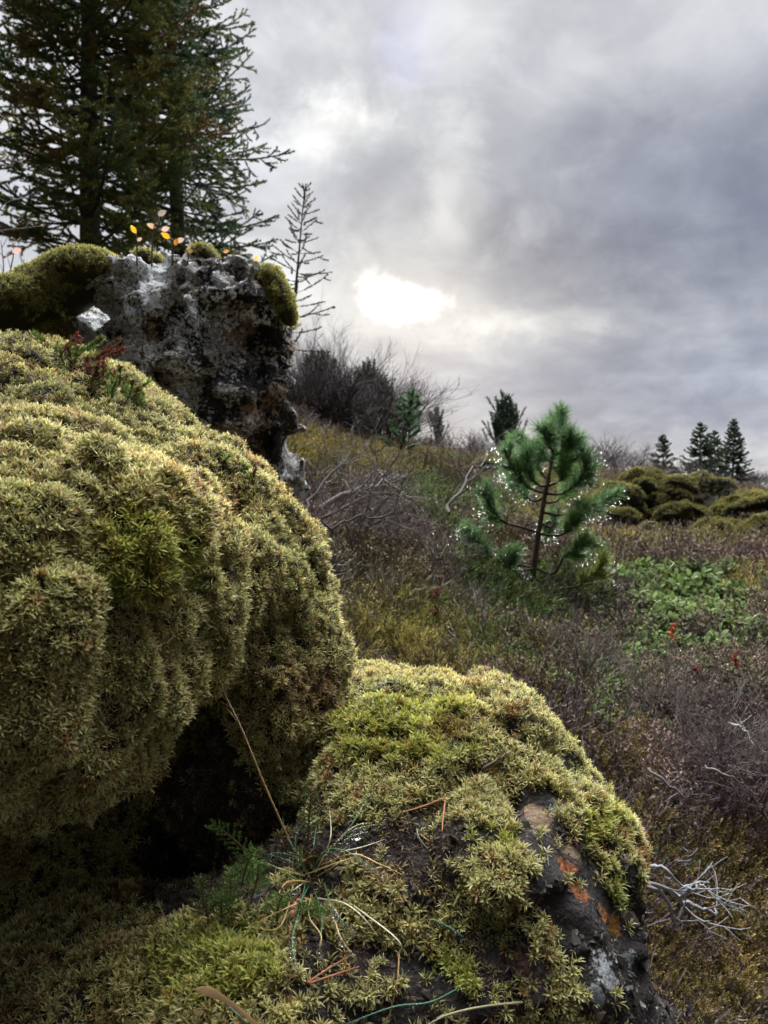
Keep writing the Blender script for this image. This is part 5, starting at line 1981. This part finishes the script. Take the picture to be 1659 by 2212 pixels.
# pale dead branch at the lower right and single twigs in the heath
def dead_branches():
    q = np.random.default_rng(33)
    def br(chains, label, col, r, d, twigs, group=None):
        b = P(*chains[0][0], d)
        root = empty('dead_branch', b, label, 'branch', group)
        mb = MB()
        for c in chains:
            pp = spline([P(x, y, d - .03 * math.sin(i)) for i, (x, y) in enumerate(c)], 14) + q.normal(size=(14, 3)) * .0025
            mb.tube(pp, np.linspace(r, r * .4, 14), 5, col)
            for i in range(5, 14):
                if q.random() < twigs:
                    grow(mb, q, pp[i], nrm(nrm(pp[i] - pp[i - 1]) + q.normal(size=3) * .55), .045 + .03 * q.random(), r * .35, 1, np.array(col) * .9, .6, 3, 0, 3)
        mb.build('limb', M_TWIG, root)
    br([[(1366, 1870), (1380, 1895), (1420, 1912), (1455, 1925), (1475, 1950), (1500, 1985), (1530, 1990)], [(1395, 1880), (1425, 1872), (1450, 1895), (1480, 1912), (1530, 1908)], [(1378, 1893), (1410, 1920), (1440, 1950), (1455, 1985), (1450, 2005), (1420, 2020)], [(1470, 1945), (1490, 1920), (1525, 1915)], [(1475, 1950), (1510, 1960), (1545, 1975), (1550, 1955)]],
       'pale grey forked dead branch lying in the dark hollow right of the boulder', (.26, .26, .26), .0042, 1.30, .35)
    br([[(1400, 1660), (1440, 1690), (1480, 1725), (1488, 1750)], [(1486, 1725), (1492, 1700), (1488, 1685)]], 'thin grey dead branch in the heath right of the boulder crest', (.20, .17, .16), .0026, 1.55, .3)
    br([[(1520, 1655), (1560, 1672), (1600, 1690), (1620, 1705)]], 'smooth bare branch crossing below the purple heather', (.26, .22, .20), .0030, 1.6, .2)
    br([[(1575, 1560), (1600, 1575), (1630, 1600), (1660, 1640)]], 'lichen-whitened branch at the right edge above the purple heather', (.42, .43, .38), .0040, 1.7, .3)
    br([[(860, 1252), (900, 1258), (945, 1276)]], 'pale straw-like stalk with drops in the brown heath left of the dewy pine', (.42, .36, .22), .0022, 2.6, .0)
    br([[(960, 1355), (985, 1390), (982, 1430), (950, 1480)]], 'dark crooked twig standing behind the moss crest', (.10, .085, .08), .003, 2.0, .3)
    br([[(1210, 1540), (1235, 1520), (1245, 1450), (1240, 1420)]], 'rusty crooked twig right of the boulder crest', (.13, .08, .065), .003, 1.9, .3)
    # red leaf shoots
    for vx, vy, d, lb in [(1452, 1365, 2.45, 'bright red leafy shoot among the green bearberry'), (1505, 1455, 2.1, 'dark red leafy shoot left of the green rosettes'), (1590, 1430, 2.2, 'maroon leafy shoot at the right of the bearberry')]:
        b = gpt(vx, d); b = P(vx, vy + 18, d)
        root = empty('red_shoot', b, lb, 'plant', 'red shoots in the bearberry')
        mb = MB(); e = P(vx, vy - 14, d)
        mb.tube([b, (b + e) / 2, e], [.0018, .0014, .001], 4, (.2, .06, .04)); mb.build('stem', M_TWIG, root)
        lv = MB()
        col = np.array((.42, .06, .03)) if 'bright' in lb else np.array((.17, .03, .03))
        for k in range(18):
            t = q.random()
            v, tt = leaf_strip(b + (e - b) * (.2 + .8 * t), nrm(q.normal(size=3) + np.array([0, 0, .6])), nrm(q.normal(size=3)), np.array([0, 0, 1.]), .018, .009, .2)
            lv.add(v, tt, col * (.7 + .6 * q.random()))
        lv.build('leaves', M_LEAF, root)
    # withered seed heads on a stalk
    b = P(945, 1345, 2.3)
    root = empty('withered_flower', b, 'two dark red withered seed heads on a stalk in the heath behind the moss crest', 'flower')
    mb = MB(); mb.tube(spline([b, P(935, 1320, 2.3), P(948, 1290, 2.3), P(958, 1262, 2.3)], 8), np.linspace(.0022, .0012, 8), 4, (.2, .12, .08)); mb.build('stalk', M_TWIG, root)
    for (x, y) in ((943, 1283), (940, 1322)):
        lv = MB()
        for k in range(26):
            v, tt = leaf_strip(P(x, y, 2.3) + q.normal(size=3) * .004, nrm(q.normal(size=3)), nrm(q.normal(size=3)), np.array([0, 0, 1.]), .017, .010, .3)
            lv.add(v, tt, np.array((.11, .03, .022)) * (.7 + .6 * q.random()))
        lv.build('seed_head', M_LEAF, root)


dead_branches()
